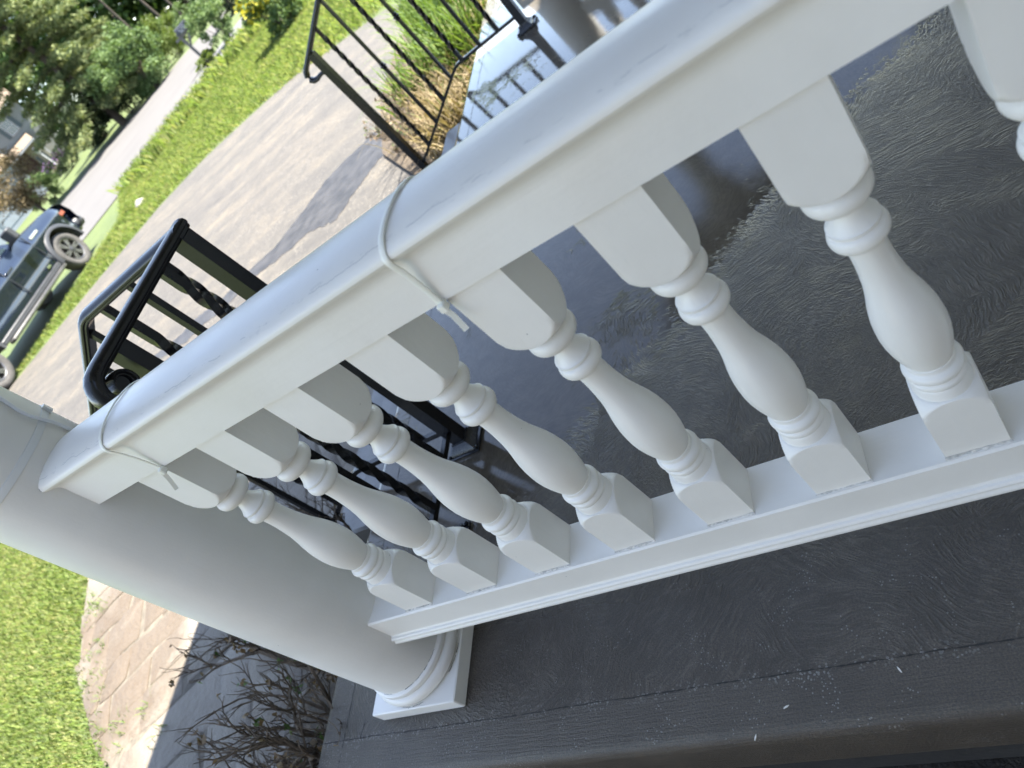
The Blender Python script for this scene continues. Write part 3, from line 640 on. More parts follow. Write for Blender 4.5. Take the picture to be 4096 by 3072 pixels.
# short return along the porch edge ending in a scroll
cy, cz_, rr = .205, ZR-.044, .044
pth = [(PX, PY+.03, ZR)]+[(PX, yv, ZR) for yv in np.linspace(PY-.02, cy+.01, 8)]
k = 26
for i in range(1, k+1):
    a = PI/2+i/k*2*PI*1.05; r_ = rr*(1-.62*(i/k)); pth.append((PX, cy+r_*math.cos(a), cz_+r_*math.sin(a)))
prof2 = [(a, b*.9) for a, b in HP]; mm = B()
sc = [1]*9+[1-.55*(i/k) for i in range(1, k+1)]
rings = []; P = [Vector(p) for p in pth]
for i, p in enumerate(P):
    t = (P[min(i+1, len(P)-1)]-P[max(i-1, 0)]).normalized(); sd_ = Vector((1, 0, 0)); u = t.cross(sd_).normalized()*-1
    u = sd_.cross(t).normalized(); s_ = sc[i]
    rings.append([p+sd_*a+Vector((0, -t.z, t.y))*(-b)*s_ for a, b in HP])
mm.loft(rings, True, True); mm.obj('scroll_handrail', 'iron', r1, 45)
ey = B(); ey.loft([[(PX-.016+.032*q, cy+.014*math.cos(2*PI*j/20), cz_+.014*math.sin(2*PI*j/20)) for j in range(20)] for q in (0, 1)], True, True); ey.obj('scroll_eye', 'iron', r1)
B().sweep(sqbar(.0155), [(PX, PY, .078), (PX, .26, .078)], (0, 0, 1)).obj('bottom_rail', 'iron', r1)
for yv, tw in ((.482, 1), (.409, 0), (.335, 1)):
    if tw: o = twisted(ZR-.012-.082).obj('twisted_baluster', 'iron', r1, 50, True); o.location = (0, yv-.581, .082)
    else: vbar(PX, yv, .082, ZR-.012, .016).obj('plain_baluster', 'iron', r1)
vbar(PX, .272, .03, ZR-.012, .034).obj('scroll_post', 'iron', r1); foot(r1, PX, .272)
r2 = empty('iron_railing', (.045, 3.094, 0), 'black wrought iron stair railing with collared bars beside the strap leaved plants', 'railing')
stair_part(r2, 3.094, .045)
vbar(.045, 3.094, .03, ZR-.012, .040).obj('corner_post', 'iron', r2); foot(r2, .045, 3.094)

# ------------------------------------------------------------------ cable ties, strap and cable
def tie_on_rail(x, lean, label, tail, thick, tup):
    e = empty('cable_tie', (x, 0, .917), label, 'cable tie', 'nylon ties around the white handrail')
    # closed loop round the rail, skewed along x
    out = []
    for y, z in TOPP[::-1]: out.append((y*1.04+math.copysign(.0008, y), z+(.0016 if z > .9 else 0)))
    loop = [(.039+.001, .8180), (.0545, .892), (.0535, .9035), (.0385, .9135), (.0205, .9175), (0, .9190), (-.0205, .9177), (-.0385, .9140), (-.0500, .9070), (-.0548, .8985), (-.0540, .8915), (-.0490, .8770), (-.0435, .8450), (-.0415, .8225)]
    loop = [(.020, .8165), (.036, .8172)]+loop[1:]
    pts = []
    for i, (y, z) in enumerate(loop): pts.append(Vector((x+lean[0]*(y+.04)+lean[1]*(.905-z), y, z)))
    # smooth
    for _ in range(2):
        q = [pts[0]]
        for a, b in zip(pts[:-1], pts[1:]): q += [a*.75+b*.25, a*.25+b*.75]
        pts = q+[pts[-1]]
    m = B(); rings = []
    for i, p in enumerate(pts):
        t = (pts[min(i+1, len(pts)-1)]-pts[max(i-1, 0)]).normalized(); sd_ = Vector((1, 0, 0)); sd_ = (sd_-t*sd_.dot(t)).normalized(); nn = t.cross(sd_).normalized()
        hw, ht = thick, .0009
        rings.append([p+sd_*hw+nn*ht*.4, p+sd_*hw*.7+nn*ht, p-sd_*hw*.7+nn*ht, p-sd_*hw+nn*ht*.4, p-sd_*hw-nn*ht, p+sd_*hw-nn*ht])
    m.loft(rings, True, True); m.obj('strap', 'tie', e, 50)
    hx, hy, hz_ = pts[-1]; k = thick
    B().bbox(hx-k*1.4, hx+k*1.4, hy-.0062, hy+.0050, hz_-.0095, hz_+.0015, .0014).obj('locking_head', 'tie', e)
    tl = B(); tl.sweep([(-k*.95, -.0006), (k*.95, -.0006), (k*.95, .0006), (-k*.95, .0006)], [(hx, hy-.004, hz_-.004), (hx+tail[0]*.5, hy+tail[1]*.4, hz_-.016), (hx+tail[0], hy+tail[1], hz_+tail[2])], tup); tl.obj('trimmed_tail', 'tie', e)
    return e
tie_on_rail(.842, (.18, -.12), 'cream nylon cable tie with broad cut tail around the middle of the handrail', (.004, -.010, -.036), .0034, (.5, -1, .1))
tie_on_rail(.292, (.22, -.05), 'thin cream cable tie around the handrail close to the column', (-.010, -.012, -.036), .0030, (.9, -.8, .1))
# strap round the column
e = empty('column_strap', (0, 0, .945), 'pale flat strap pulled tight around the round column', 'strap')
rings = []
for i in range(97):
    a = 2*PI*i/96; z = .941+.006*math.sin(a*1.0+.3); r_ = rc(z)+.0002
    c_, s_ = math.cos(a), math.sin(a)
    rings.append([(c_*(r_+d), s_*(r_+d), z+q) for d, q in ((0, -.006), (.0011, -.0055), (.0015, 0), (.0011, .0055), (0, .006))])
B().loft(rings, closed=False).obj('band', 'band', e, 60)
bk = B(); a = math.radians(49); c_ = Vector((math.cos(a), math.sin(a), 0)); s_ = Vector((-math.sin(a), math.cos(a), 0)); p0 = c_*(rc(.946)+.0005)+Vector((0, 0, .9455))
def obox(m, p, u, v, w_, a, b, c):
    vs = [p+u*i*a+v*j*b+w_*k*c for k in (-1, 1) for i, j in ((-1,-1),(1,-1),(1,1),(-1,1))]
    return m.add(vs, [(3,2,1,0),(4,5,6,7),(0,1,5,4),(1,2,6,5),(2,3,7,6),(3,0,4,7)])
obox(bk, p0+c_*.0028, c_, s_, Vector((0, 0, 1)), .0028, .0065, .0075).obj('buckle', 'band', e)
cp = [(27.0, 1.9), (27.4, 1.5), (28.5, 1.2), (29.0, 1.06), (27.7, 1.009), (24.0, .988), (22.2, .967), (25.5, .949), (29.2, .932), (31.2, .904), (33, .86), (38, .78), (45, .6), (50, .3), (52, .11)]
pts = [Vector((math.cos(math.radians(a))*(rc(z)+.0032+(.0012 if abs(z-.945) < .03 else 0)), math.sin(math.radians(a))*(rc(z)+.0032+(.0012 if abs(z-.945) < .03 else 0)), z)) for a, z in cp]
for _ in range(2):
    q = [pts[0]]
    for a, b in zip(pts[:-1], pts[1:]): q += [a*.75+b*.25, a*.25+b*.75]
    pts = q+[pts[-1]]
pts = [Vector((p.x, p.y, p.z)).copy() for p in pts]
for p in pts:
    d_ = math.hypot(p.x, p.y); k_ = max(d_, (rc(p.z) if p.z > .58 else .1085)+.0034)/d_; p.x *= k_; p.y *= k_
tag(B().tube(pts, .0029, 8).obj('cable', 'cable', None, 60), 'thin white cable running down the round column under the strap', 'cable')
# paint flakes lying on the bare front edge
for fx, fy, a in ((.80, -.205, .4), (.745, -.243, 1.2), (.97, -.175, 2.0)):
    m = B(); L = .0052; c_, s_ = math.cos(a), math.sin(a)
    q = [(fx+c_*u-s_*v, fy+s_*u+c_*v) for u, v in ((-L, -.0008), (L*.2, -.0013), (L, 0), (L*.1, .0012), (-L*.8, .0007))]
    m.loft([[(*p, .0006) for p in q], [(*p, .0022) for p in q]], True, True)
    tag(m.obj('paint_flake', 'paint_x'), 'white paint flake lying on the dark concrete edge', 'paint flake', 'paint flakes on the concrete')

# ------------------------------------------------------------------ foliage helpers
def leaves(centers, n, size, spread, aspect=.55, droop=0, seed=0, curl=.25):
    """n bent quads scattered round clump centres -> vertex array"""
    rg = np.random.default_rng(seed); C_ = np.array(centers, float)
    i = rg.integers(0, len(C_), n); sp = np.asarray(spread, float)
    if sp.ndim == 2: sp = sp[i]
    d = rg.normal(size=(n, 3)); d /= np.linalg.norm(d, axis=1)[:, None]; r = rg.random(n)**.45
    p = C_[i]+d*r[:, None]*sp
    t = d*.8+rg.normal(size=(n, 3))*.7; t[:, 2] -= droop; t /= np.linalg.norm(t, axis=1)[:, None]
    u = np.cross(t, rg.normal(size=(n, 3))); u /= np.linalg.norm(u, axis=1)[:, None]; nn = np.cross(t, u)
    L = (size*rg.uniform(.6, 1.3, n))[:, None]; W = L*aspect*.5
    a = p-t*L*.5; b = p+u*W+nn*L*curl*.3; c = p+t*L*.5-nn*L*curl*.4; e_ = p-u*W+nn*L*curl*.3
    return np.stack([a, b, c, e_], 1).reshape(-1, 3)
def trunk_mesh(base, h, r, bend, branches, seed, lean=(0, 0)):
    rg = random.Random(seed); m = B(); pts = []; x, y, z = base
    for i in range(9):
        t = i/8; pts.append((x+lean[0]*t*h+bend*math.sin(t*3+seed), y+lean[1]*t*h+bend*math.cos(t*2.3+seed)-bend*math.cos(seed), z-.15+t*(h+.15)))
    m.tube(pts, r, 9, r*.35); tips = []
    for k in range(branches):
        t = rg.uniform(.35, .95); i = int(t*8); p = pts[i]; a = rg.uniform(0, 2*PI); L = h*rg.uniform(.25, .5)*(1.2-t*.6)
        q = [(p[0]+math.cos(a)*L*s, p[1]+math.sin(a)*L*s, p[2]+L*s*rg.uniform(.35, .7)*(1-.3*s)) for s in (0, .35, .7, 1)]
        m.tube(q, r*.4, 6, r*.12); tips.append(q[-1]); tips.append(q[2])
    return m, tips
def clump_points(c, rad, n, seed, shell=.55, flat=1):
    rg = np.random.default_rng(seed); d = rg.normal(size=(n, 3)); d /= np.linalg.norm(d, axis=1)[:, None]
    r = shell+(1-shell)*rg.random(n)**.6; return np.array(c)+d*r[:, None]*np.array(rad)
def tree(name, label, base, h, crown_c, crown_r, mat, n, lsize, seed, group=None, trunk_r=.14, clumps=42, spread=.32, lean=(0, 0), branches=9, droop=0, aspect=.55, extra=None, shell=.55):
    e = empty(name, base, label, 'tree' if 'tree' in name else 'shrub', group)
    m, tips = trunk_mesh(base, h, trunk_r, .06, branches, seed, lean); m.obj('trunk', 'bark', e, 60)
    cc = clump_points(crown_c, crown_r, clumps, seed, shell)
    cc = np.concatenate([cc, np.array([t for t in tips if True])]) if tips else cc
    sp = np.outer(np.random.default_rng(seed).uniform(.6, 1.25, len(cc)), np.array(crown_r)*spread)
    fast_mesh('crown', leaves(cc, n, lsize, sp, aspect, droop, seed), 4, mat, e)
    if extra: fast_mesh('blossom', leaves(cc[np.argsort(cc[:, 2])[-len(cc)//extra[2]:]] if extra[2] > 1 else cc, extra[1], lsize*.7, sp[:1]*1.15, .9, 0, seed+3), 4, extra[0], e)
    return e
def shrub(name, label, base, rad, mat, n, lsize, seed, clumps=26, spread=.34, aspect=.55, extra=None, group=None, droop=0):
    e = empty(name, base, label, 'shrub', group); x, y, z = base; m = B(); rg = random.Random(seed)
    for k in range(7):
        a = rg.uniform(0, 2*PI); L = rad[2]*rg.uniform(.9, 1.5); s = rad[0]*.6
        m.tube([(x+.1*rad[0]*math.cos(a), y+.1*rad[1]*math.sin(a), z-.05), (x+s*.5*math.cos(a), y+s*.5*math.sin(a), z+L*.5), (x+s*math.cos(a), y+s*math.sin(a), z+L)], .03*rad[2]+.006, 5, .006)
    m.obj('stems', 'bark', e, 60)
    cc = clump_points((x, y, z+rad[2]*1.02), rad, clumps, seed, .45); cc[:, 2] = np.maximum(cc[:, 2], z+rad[2]*.12)
    sp = np.outer(np.random.default_rng(seed).uniform(.6, 1.25, len(cc)), np.array(rad)*spread)
    fast_mesh('foliage', leaves(cc, n, lsize, sp, aspect, droop, seed), 4, mat, e)
    if extra: fast_mesh('blossom', leaves(cc[cc[:, 2] > z+rad[2]*extra[2]], extra[1], lsize*extra[3], sp[0]*1.15, .9, 0, seed+3), 4, extra[0], e)
    return e
# --- trees over the street
x, y, z = site(132.9, 44)
e = empty('pine_tree', (x, y, z), 'tall pine with layered yellow green sprays drooping beside the neighbouring house', 'tree')
m = B(); m.tube([(x, y, z-.2), (x+.1, y, z+3), (x, y+.1, z+7), (x, y, z+12)], .24, 10, .06); cc = []; sp = []; rg = random.Random(5)
for lv in range(18):
    zz = z+1.25+lv*.62; Lm = 3.8*(1-lv/24)
    for k in range(8):
        a = rg.uniform(0, 2*PI); L = Lm*rg.uniform(.65, 1.1); q = []
        for s in (0, .3, .6, .85, 1): q.append((x+math.cos(a)*L*s, y+math.sin(a)*L*s, zz+L*(.20*s-.32*s*s)))
        m.tube(q, .05, 5, .012)
        for s in (.16, .42, .62, .8, .95):
            i = min(int(s*4.2), 3); f_ = s*4.2-i; p = [q[i][d]*(1-f_)+q[min(i+1, 4)][d]*f_ if f_ <= 1 else q[4][d] for d in range(3)]
            cc.append((p[0], p[1], p[2]+.06)); sp.append((.50, .50, .20))
m.obj('trunk', 'bark', e, 60)
fast_mesh('crown', leaves(cc, 78000, .27, np.array(sp), .24, .25, 11, .1), 4, 'pine', e)
big = [(128.0, 62, 11, 4.2, 'maple', 'dark broadleaf tree rising behind the light green shrub'), (124.2, 66, 10, 4.0, 'maple', 'dark broadleaf tree above the grey trunk at the end of the lawn'),
       (130.8, 66, 12, 4.4, 'maple', 'tall broadleaf tree standing behind the pine'), (120.6, 58, 9, 3.8, 'dark', 'very dark evergreen tree past the mailbox'), (135.2, 88, 13, 5.0, 'maple', 'tall broadleaf tree rising behind the neighbouring house'),
       (140.8, 92, 13, 5.2, 'maple', 'broadleaf tree behind the pale blue garage')]
for i, (b_, d_, h_, r_, mt, lb) in enumerate(big):
    bx_ = site(b_, d_); tree('broadleaf_tree', lb, bx_, h_*.7, (bx_[0], bx_[1], bx_[2]+h_*.52), (r_, r_, h_*.5), mt, 15000, .42, 20+i, 'tall trees behind the lawn', .22, 60, .30)
for i, (b_, d_, h_) in enumerate(((126.0, 51, 6.5), (127.8, 47, 6.0), (124.9, 54, 7))):
    q = site(b_, d_); m, _ = trunk_mesh(q, h_, .10, .10, 0, 40+i, (.03, -.02)); o = m.obj('tree_trunk', 'bark', None, 60)
    tag(o, ('pale grey trunk leaning at the lawn edge', 'pale trunk between the round bush and the light green shrub', 'thin grey trunk at the back of the lawn')[i], 'tree trunk', 'bare trunks at the lawn edge')
q = site(129.7, 41.5); shrub('round_bush', 'big rounded leafy bush lit on one side at the lawn edge', (q[0], q[1], q[2]), (1.95, 1.95, 1.45), 'bush', 13000, .15, 60, 54, .28)
q = site(131.9, 45); shrub('dark_bush', 'added dark bush standing in for the deep shade under the pine', q, (1.9, 1.9, 1.3), 'dark', 5000, .18, 61)  # dark leaves fill in for shade beneath the pine
q = site(134.5, 50); shrub('dark_bush', 'added dark bush standing in for shade between pine and neighbouring house', q, (1.8, 1.8, 1.3), 'dark', 5500, .18, 66)  # added dark mass in place of the shade beside the house
q = site(126.9, 45); shrub('light_shrub', 'light green feathery shrub behind the mailbox', q, (1.15, 1.15, 1.0), 'lime', 4200, .15, 62, 26, .34, .35)
q = site(125.6, 48); shrub('light_shrub', 'mid green shrub under the grey trunks', q, (1.2, 1.2, .9), 'bush', 3200, .15, 67, 26, .34, .35)
q = site(124.1, 26.0); shrub('roadside_bush', 'grey green bush at the road edge right of the mailbox', q, (.62, .62, .62), 'bush', 3600, .085, 63, 26, .34)
q = site(122.1, 33); shrub('dark_bush', 'small dark evergreen beside the far road', q, (.95, .95, 1.0), 'dark', 4000, .12, 64)
q = site(125.9, 25.6); shrub('lime_plant', 'bright lime plant at the foot of the mailbox post', q, (.30, .30, .20), 'lime', 900, .09, 65, 14, .4)
q = site(126.25, 26.6); shrub('lime_plant', 'low yellow green plant in front of the mailbox bed', q, (.42, .42, .12), 'lime', 900, .09, 68, 14, .4)
shrub('flowering_bush', 'dark green bush with yellow blooms on top standing in the grass strip', (-7.25, 13.9, -.43), (.66, .66, .50), 'bush', 6000, .070, 70, 44, .30, .6, ('yellow', 1300, 1.35, 1.1))
q = site(137.35, 56); shrub('rhododendron', 'dark shrub covered in purple blooms by the house corner', q, (1.3, 1.3, .75), 'dark', 4000, .12, 71, 26, .34, .5, ('purple', 330, .4, 1.2))
q = site(139.7, 47); shrub('green_bush', 'rounded bright green bush beneath the bronze tree', q, (1.05, 1.05, .85), 'bush', 4800, .11, 72, 26, .34)
q = site(140.6, 44.5); tree('bronze_tree', 'small crooked tree with bronze leaves over the bright green bush', q, 1.9, (q[0]-.1, q[1]-.25, q[2]+2.6), (2.1, 2.1, 1.25), 'brown', 9000, .12, 73, None, .10, 60, .30, (.05, -.12), 8)
# grass bank: mailbox
q = site(126.1, 29.8); mb = empty('mailbox_post', q, 'grey wooden post carrying a charcoal mailbox with white house number', 'mailbox', rz=math.radians(206))
B().box(-.05, .05, -.05, .05, -.1, 1.02).obj('post', 'mailgrey', mb, local=True)
B().box(-.42, .22, -.04, .04, .86, .94).obj('arm', 'mailgrey', mb, local=True)
br_ = B(); br_.sweep(sqbar(.06), [(-.06, 0, .52), (-.34, 0, .855)], (0, 1, 0)); br_.obj('brace', 'mailgrey', mb, local=True)
tp = B(); tp.loft([[(x_, .11*math.cos(t), .948+(.13 if .0 < t < PI else .0)*1+.10*math.sin(t) if 0 else .948+.12+.11*math.sin(t)) for t in np.linspace(0, PI, 12)]+[(x_, -.11, .948), (x_, .11, .948)] for x_ in (-.50, -.02)], True, True)
bxo = tp.obj('letter_box', 'mailbox', mb, local=True)
B().box(-.525, -.501, -.115, .115, .95, 1.18).obj('box_door', 'mailbox', bxo, local=True)
cap = B(); cap.loft([[(-.075, -.075, 1.022), (.075, -.075, 1.022), (.075, .075, 1.022), (-.075, .075, 1.022)], [(-.01, -.01, 1.07), (.01, -.01, 1.07), (.01, .01, 1.07), (-.01, .01, 1.07)]], True, True); cap.obj('post_cap', 'mailgrey', mb, local=True)
for side in (-1, 1):
    dg = B(); 
    def seg(x_, z_, w_, h_): dg.box(x_-w_/2, x_+w_/2, side*.1115-.0008, side*.1115+.0008, z_-h_/2, z_+h_/2)
    for k, segs in enumerate(('acdfg', 'abged', 'abcdefg')):
        ox = (-.38+.10*k) if side < 0 else (-.18-.10*k); oz = 1.03; S_ = {'a': (0, .06, .06, .016), 'd': (0, -.06, .06, .016), 'g': (0, 0, .06, .016), 'b': (.03, .03, .016, .06), 'c': (.03, -.03, .016, .06), 'e': (-.03, -.03, .016, .06), 'f': (-.03, .03, .016, .06)}
        for c_ in segs: a_, b__, w_, h_ = S_[c_]; seg(ox+a_*(-side), oz+b__, w_, h_)
    dg.obj('house_number', 'farwhite', bxo, local=True)
# boulder in the grass
m = B(); rg = np.random.default_rng(3); rings = []
for i in range(9):
    th = i/8*PI; rings.append([(.34*math.sin(th)*math.cos(a)*(1+.14*math.sin(3*a+i)), .20*math.sin(th)*math.sin(a)*(1+.12*math.cos(2*a+i*2)), -.12*math.cos(th)*(1+.1*math.sin(a*2))) for a in np.linspace(0, 2*PI, 14, endpoint=False)])
m.loft(rings, True, True); o = m.obj('boulder', 'rock', None, 60); o.location = (-11.1, 11.1, -.39); o.rotation_euler = (0, 0, 2.1); o.scale = (.75, .6, .8); tag(o, 'pale boulder lying in the grass strip', 'boulder')

# ------------------------------------------------------------------ neighbouring house and garage
q = site(137.5, 75); hz0 = .92
nh = empty('neighbour_house', (q[0], q[1], hz0), 'neighbouring two storey house with tan porch roof and shuttered window', 'house', rz=math.radians(137.5+90))
# local x runs to the viewer's left, local y towards the viewer is negative... facade at y=0, viewer at +y
def fz(z): return 1.136+(z-1.136)*1.442-hz0
def fa(a): return a*1.442
V = -1
sg = lambda y: -y
B().box(-1.9, 9.0, -7.0, -.30, -.6, 5.3).obj('upper_wall', 'siding', nh, local=True)
B().loft([[(-2.3, .30, 5.31), (9.4, .30, 5.31), (9.4, -7.4, 5.31), (-2.3, -7.4, 5.31)], [(-2.3, .22, 5.46), (9.4, .22, 5.46), (9.4, -7.3, 5.46), (-2.3, -7.3, 5.46)], [(-2.3, -3.5, 7.9), (9.4, -3.5, 7.9), (9.4, -3.7, 7.9), (-2.3, -3.7, 7.9)]], True, True).obj('main_roof', 'shingle', nh, local=True)
B().box(-2.32, 9.42, .305, .36, 5.30, 5.45).obj('gutter', 'farwhite', nh, local=True)
def hwin(xc, zc, w_, h_):
    f = B(); y_ = -.297
    for a in ((xc-w_/2-.07, xc-w_/2, zc-h_/2-.07, zc+h_/2+.07), (xc+w_/2, xc+w_/2+.07, zc-h_/2-.07, zc+h_/2+.07), (xc-w_/2, xc+w_/2, zc-h_/2-.07, zc-h_/2), (xc-w_/2, xc+w_/2, zc+h_/2, zc+h_/2+.07), (xc-w_/2, xc+w_/2, zc-.025, zc+.025)):
        f.box(a[0], a[1], y_, y_+.07, a[2], a[3])
    fo = f.obj('window_frame', 'farwhite', nh, local=True)
    for z0_ in (zc-h_/2, zc+.025): B().box(xc-w_/2+.002, xc+w_/2-.002, y_, y_+.02, z0_+.002, z0_+h_/2-.027).obj('pane', 'glass', fo, local=True)
    g_ = B(); 
    for t in (-.17, .17): g_.box(xc+t*w_-.01, xc+t*w_+.01, y_+.022, y_+.032, zc-h_/2, zc+h_/2)
    g_.obj('muntin', 'farwhite', fo, local=True)
    for s_ in (-1, 1): B().box(xc+s_*(w_/2+.27)-.17, xc+s_*(w_/2+.27)+.17, y_, y_+.05, zc-h_/2-.05, zc+h_/2+.05).obj('shutter', 'shutter', nh, local=True)
for xc in (.05, 3.4, 6.6): hwin(xc, 4.3, .78, 1.05)
# lower porch: roof, back wall, door, steps, post
B().loft([[(-.35, 2.3, 2.45), (9.2, 2.3, 2.45), (9.2, -.295, 2.45), (-.35, -.295, 2.45)], [(-.35, 2.3, 2.60), (9.2, 2.3, 2.60), (9.2, -.295, 3.35), (-.35, -.295, 3.35)]], True, True).obj('porch_roof', 'shingle', nh, local=True)
B().box(-.36, 9.22, 2.305, 2.36, 2.43, 2.62).obj('fascia', 'farwhite', nh, local=True)
B().box(-.30, 1.0, -.29, 1.2, -.6, 2.44).obj('entry_wall', 'siding2', nh, local=True)
B().box(1.15, 2.1, -.29, -.24, .12, 2.3).obj('door', 'reddoor', nh, local=True)
B().box(1.005, 4.0, -.288, -.26, .1, 2.4).obj('porch_back', 'reddoor', nh, local=True)
for x_ in (.78, .2): B().box(x_-.14, x_+.14, 1.202, 1.25, .35, 1.6).obj('shutter', 'shutter', nh, local=True)
for x_ in (-.22, 3.2, 6.4, 9.0): B().box(x_-.07, x_+.07, 2.05, 2.19, .1, 2.44).obj('porch_post', 'farwhite', nh, local=True)
B().box(-.36, 9.2, -.28, 2.4, -.6, .1).obj('porch_deck', 'brick', nh, local=True)
B().box(.4, 2.2, 2.41, 2.8, -.6, -.06).obj('entry_step', 'brick', nh, local=True)
q = site(139.9, 62); gz = .60
ga_ = empty('garage', (q[0], q[1], gz), 'pale blue garage behind the bronze tree', 'garage', rz=math.radians(139.9+90+10))
B().box(-.6, 7, -6, 0, -.5, 2.7).obj('wall', 'bluewall', ga_, local=True)
B().loft([[(-.9, .4, 2.71), (7.3, .4, 2.71), (7.3, -6.4, 2.71), (-.9, -6.4, 2.71)], [(-.9, -2.9, 4.6), (7.3, -2.9, 4.6), (7.3, -3.1, 4.6), (-.9, -3.1, 4.6)]], True, True).obj('roof', 'shingle', ga_, local=True)
gd = B().box(.6, 3.4, .003, .05, -.45, 2.0).obj('garage_door', 'bluewall', ga_, local=True)
for i in range(4): B().box(.7, 3.3, .0505, .07, -.36+.6*i, .12+.6*i).obj('door_panel', 'bluewall', gd, local=True)
B().box(-.62, 7.02, .003, .02, -.48, -.3).obj('base_board', 'farwhite', ga_, local=True)
# lamp on the lawn in front of the house
q = site(137.75, 62); lp = empty('lamp_post', q, 'white lantern on a post in front of the neighbouring porch', 'lamp')
vbar(q[0], q[1], q[2]-.1, q[2]+1.75, .07).obj('post', 'farwhite', lp)
B().lathe([(0, .06), (.03, .11), (.36, .16)], (q[0], q[1], q[2]+1.751), 6).obj('lantern', 'lampglow', lp)
B().lathe([(0, .19), (.05, .18), (.16, .03), (.22, .02)], (q[0], q[1], q[2]+2.112), 6).obj('lantern_cap', 'mailbox', lp)

# ------------------------------------------------------------------ pickup truck
TD = Vector((-.15487, .98793)); tx0 = Vector((-13.33, 7.296))-TD*.53
tk = empty('pickup_truck', (tx0.x, tx0.y, -.415), 'dark navy pickup truck with black wheel flares parked beyond the grass strip', 'truck', rz=math.atan2(TD.y, TD.x))
# local: x forward, y left (away from us), near side y<0. rear axle x=0, front axle x=WB
WB, RW, HW = 3.70, .405, 1.0
def arc(cx, r, a0, a1, n=14): return [(cx+r*math.cos(a), RW+r*math.sin(a)) for a in np.linspace(a0, a1, n)]
AR = .50
low = [(-1.25, .62)]+[(-.55, .52)]+arc(0, AR, PI-.12+.0, .12)[0:]+[(.62, .42), (WB-.62, .42)]+arc(WB, AR, PI-.12, .12)+[(WB+.78, .50), (WB+.93, .62)]
top = [(WB+.98, .86), (WB+.94, 1.08), (WB+.80, 1.16), (WB+.3, 1.22), (WB-.65, 1.28), (.45, 1.27), (.40, 1.34), (-1.2, 1.34), (-1.27, 1.25), (-1.28, .85)]
outl = low+top
def yoff(z): return HW-.045*max(0, (z-.95)/.4)**1.5-.05*max(0, (.62-z)/.25)
m = B(); n = len(outl); cx_, cz__ = 1.6, .85
def inset(p, k, dx): return (p[0]+(cx_-p[0])*k*.15, p[1]+(cz__-p[1])*k)
rings = []
for yk, k in ((-1.0, .10), (-.97, .035), (-.93, 0), (.93, 0), (.97, .035), (1.0, .10)):
    rings.append([(inset(p, k*.6, 0)[0], yk*(yoff(p[1])), inset(p, k*.6, 0)[1]) for p in outl])
m.loft(rings, False, False)
# side skins as fans of quads towards a mid line
def skin(sgn):
    xs = np.linspace(-1.2, WB+.85, 70)
    def lower(x):
        z = .45
        for c in (0, WB):
            if abs(x-c) < AR*.995: z = max(z, RW+math.sqrt(max(0, AR*AR-(x-c)**2)))
        return z
    def upper(x): return float(np.interp(x, [-1.25, .40, .45, WB-.65, WB+.3, WB+.8, WB+.92], [1.33, 1.33, 1.27, 1.27, 1.21, 1.15, 1.02]))
    rg_ = []
    for x in xs:
        a, b = lower(x), upper(x); endk = max(0, (x-(WB+.45))/.45)
        row = []
        for t in np.linspace(0, 1, 15):
            z = a+(b-a)*t; bulge = .028*math.exp(-((z-1.0)/.10)**2)-.022*math.exp(-((z-.72)/.10)**2)
            row.append((x, sgn*(yoff(z)+bulge-.13*endk*endk), z))
        rg_.append(row)
    mm = B(); mm.loft(rg_, closed=False); return mm
body = m.obj('body', 'navy', tk, 50, local=True)
for s_ in (-1, 1): skin(s_).obj('side_panel', 'navy', tk, 50, local=True)
hd = B(); hd.loft([[(x, y_*(1.0-.10*max(0, (x-WB)/.9)), z+.035*(1-y_*y_/.9)) for y_ in np.linspace(-.94, .94, 15)] for x, z in ((WB-.68, 1.285), (WB-.2, 1.262), (WB+.3, 1.225), (WB+.7, 1.175), (WB+.9, 1.10))], closed=False); hd.obj('hood', 'navy', tk, 50, local=True)
gr = B(); gr.box(WB+.90, WB+.985, -.62, .62, .68, 1.05); gr.obj('grille', 'blacktrim', tk, local=True)
bm = B(); bm.bbox(WB+.74, WB+1.06, -.95, .95, .48, .70, .05); bm.obj('front_bumper', 'blacktrim', tk, 50, local=True)
# cab
cab = B(); sec = []
for y_, k in ((-.88, 0), (.88, 0)): pass
lowp = [(WB-.70, 1.27), (.48, 1.27)]; 
cp_ = [(WB-.72, 1.272, .93), (WB-1.55, 1.84, .72), (WB-1.9, 1.90, .70), (.95, 1.90, .70), (.62, 1.84, .72), (.50, 1.272, .93)]
cab.loft([[(x, -w_, z) for x, z, w_ in cp_], [(x, w_, z) for x, z, w_ in cp_]], True, True); cab.obj('cab', 'navy', tk, 40, local=True)
for s_ in (-1, 1):
    for (a, b) in (((WB-.95, WB-1.62), (2.02, 2.02)), ((1.94, 1.94), (.68, .74))):
        (xb0, xt0), (xb1, xt1) = a, b
        def yw(z): return s_*(.93-(z-1.272)/(1.84-1.272)*.21+.004)
        B().add([(xb0, yw(1.32), 1.32), (xb1, yw(1.32), 1.32), (xt1, yw(1.79), 1.79), (xt0, yw(1.79), 1.79)], [(0, 1, 2, 3)]).obj('side_window', 'glass', tk, local=True)
ws = B(); ws.add([(WB-.76, -.86, 1.305), (WB-.76, .86, 1.305), (WB-1.50, .70, 1.815), (WB-1.50, -.70, 1.815)], [(0, 1, 2, 3)]); ws.v = [(x+.006, y_, z+.008) for x, y_, z in ws.v]; ws.obj('windscreen', 'glass', tk, local=True)
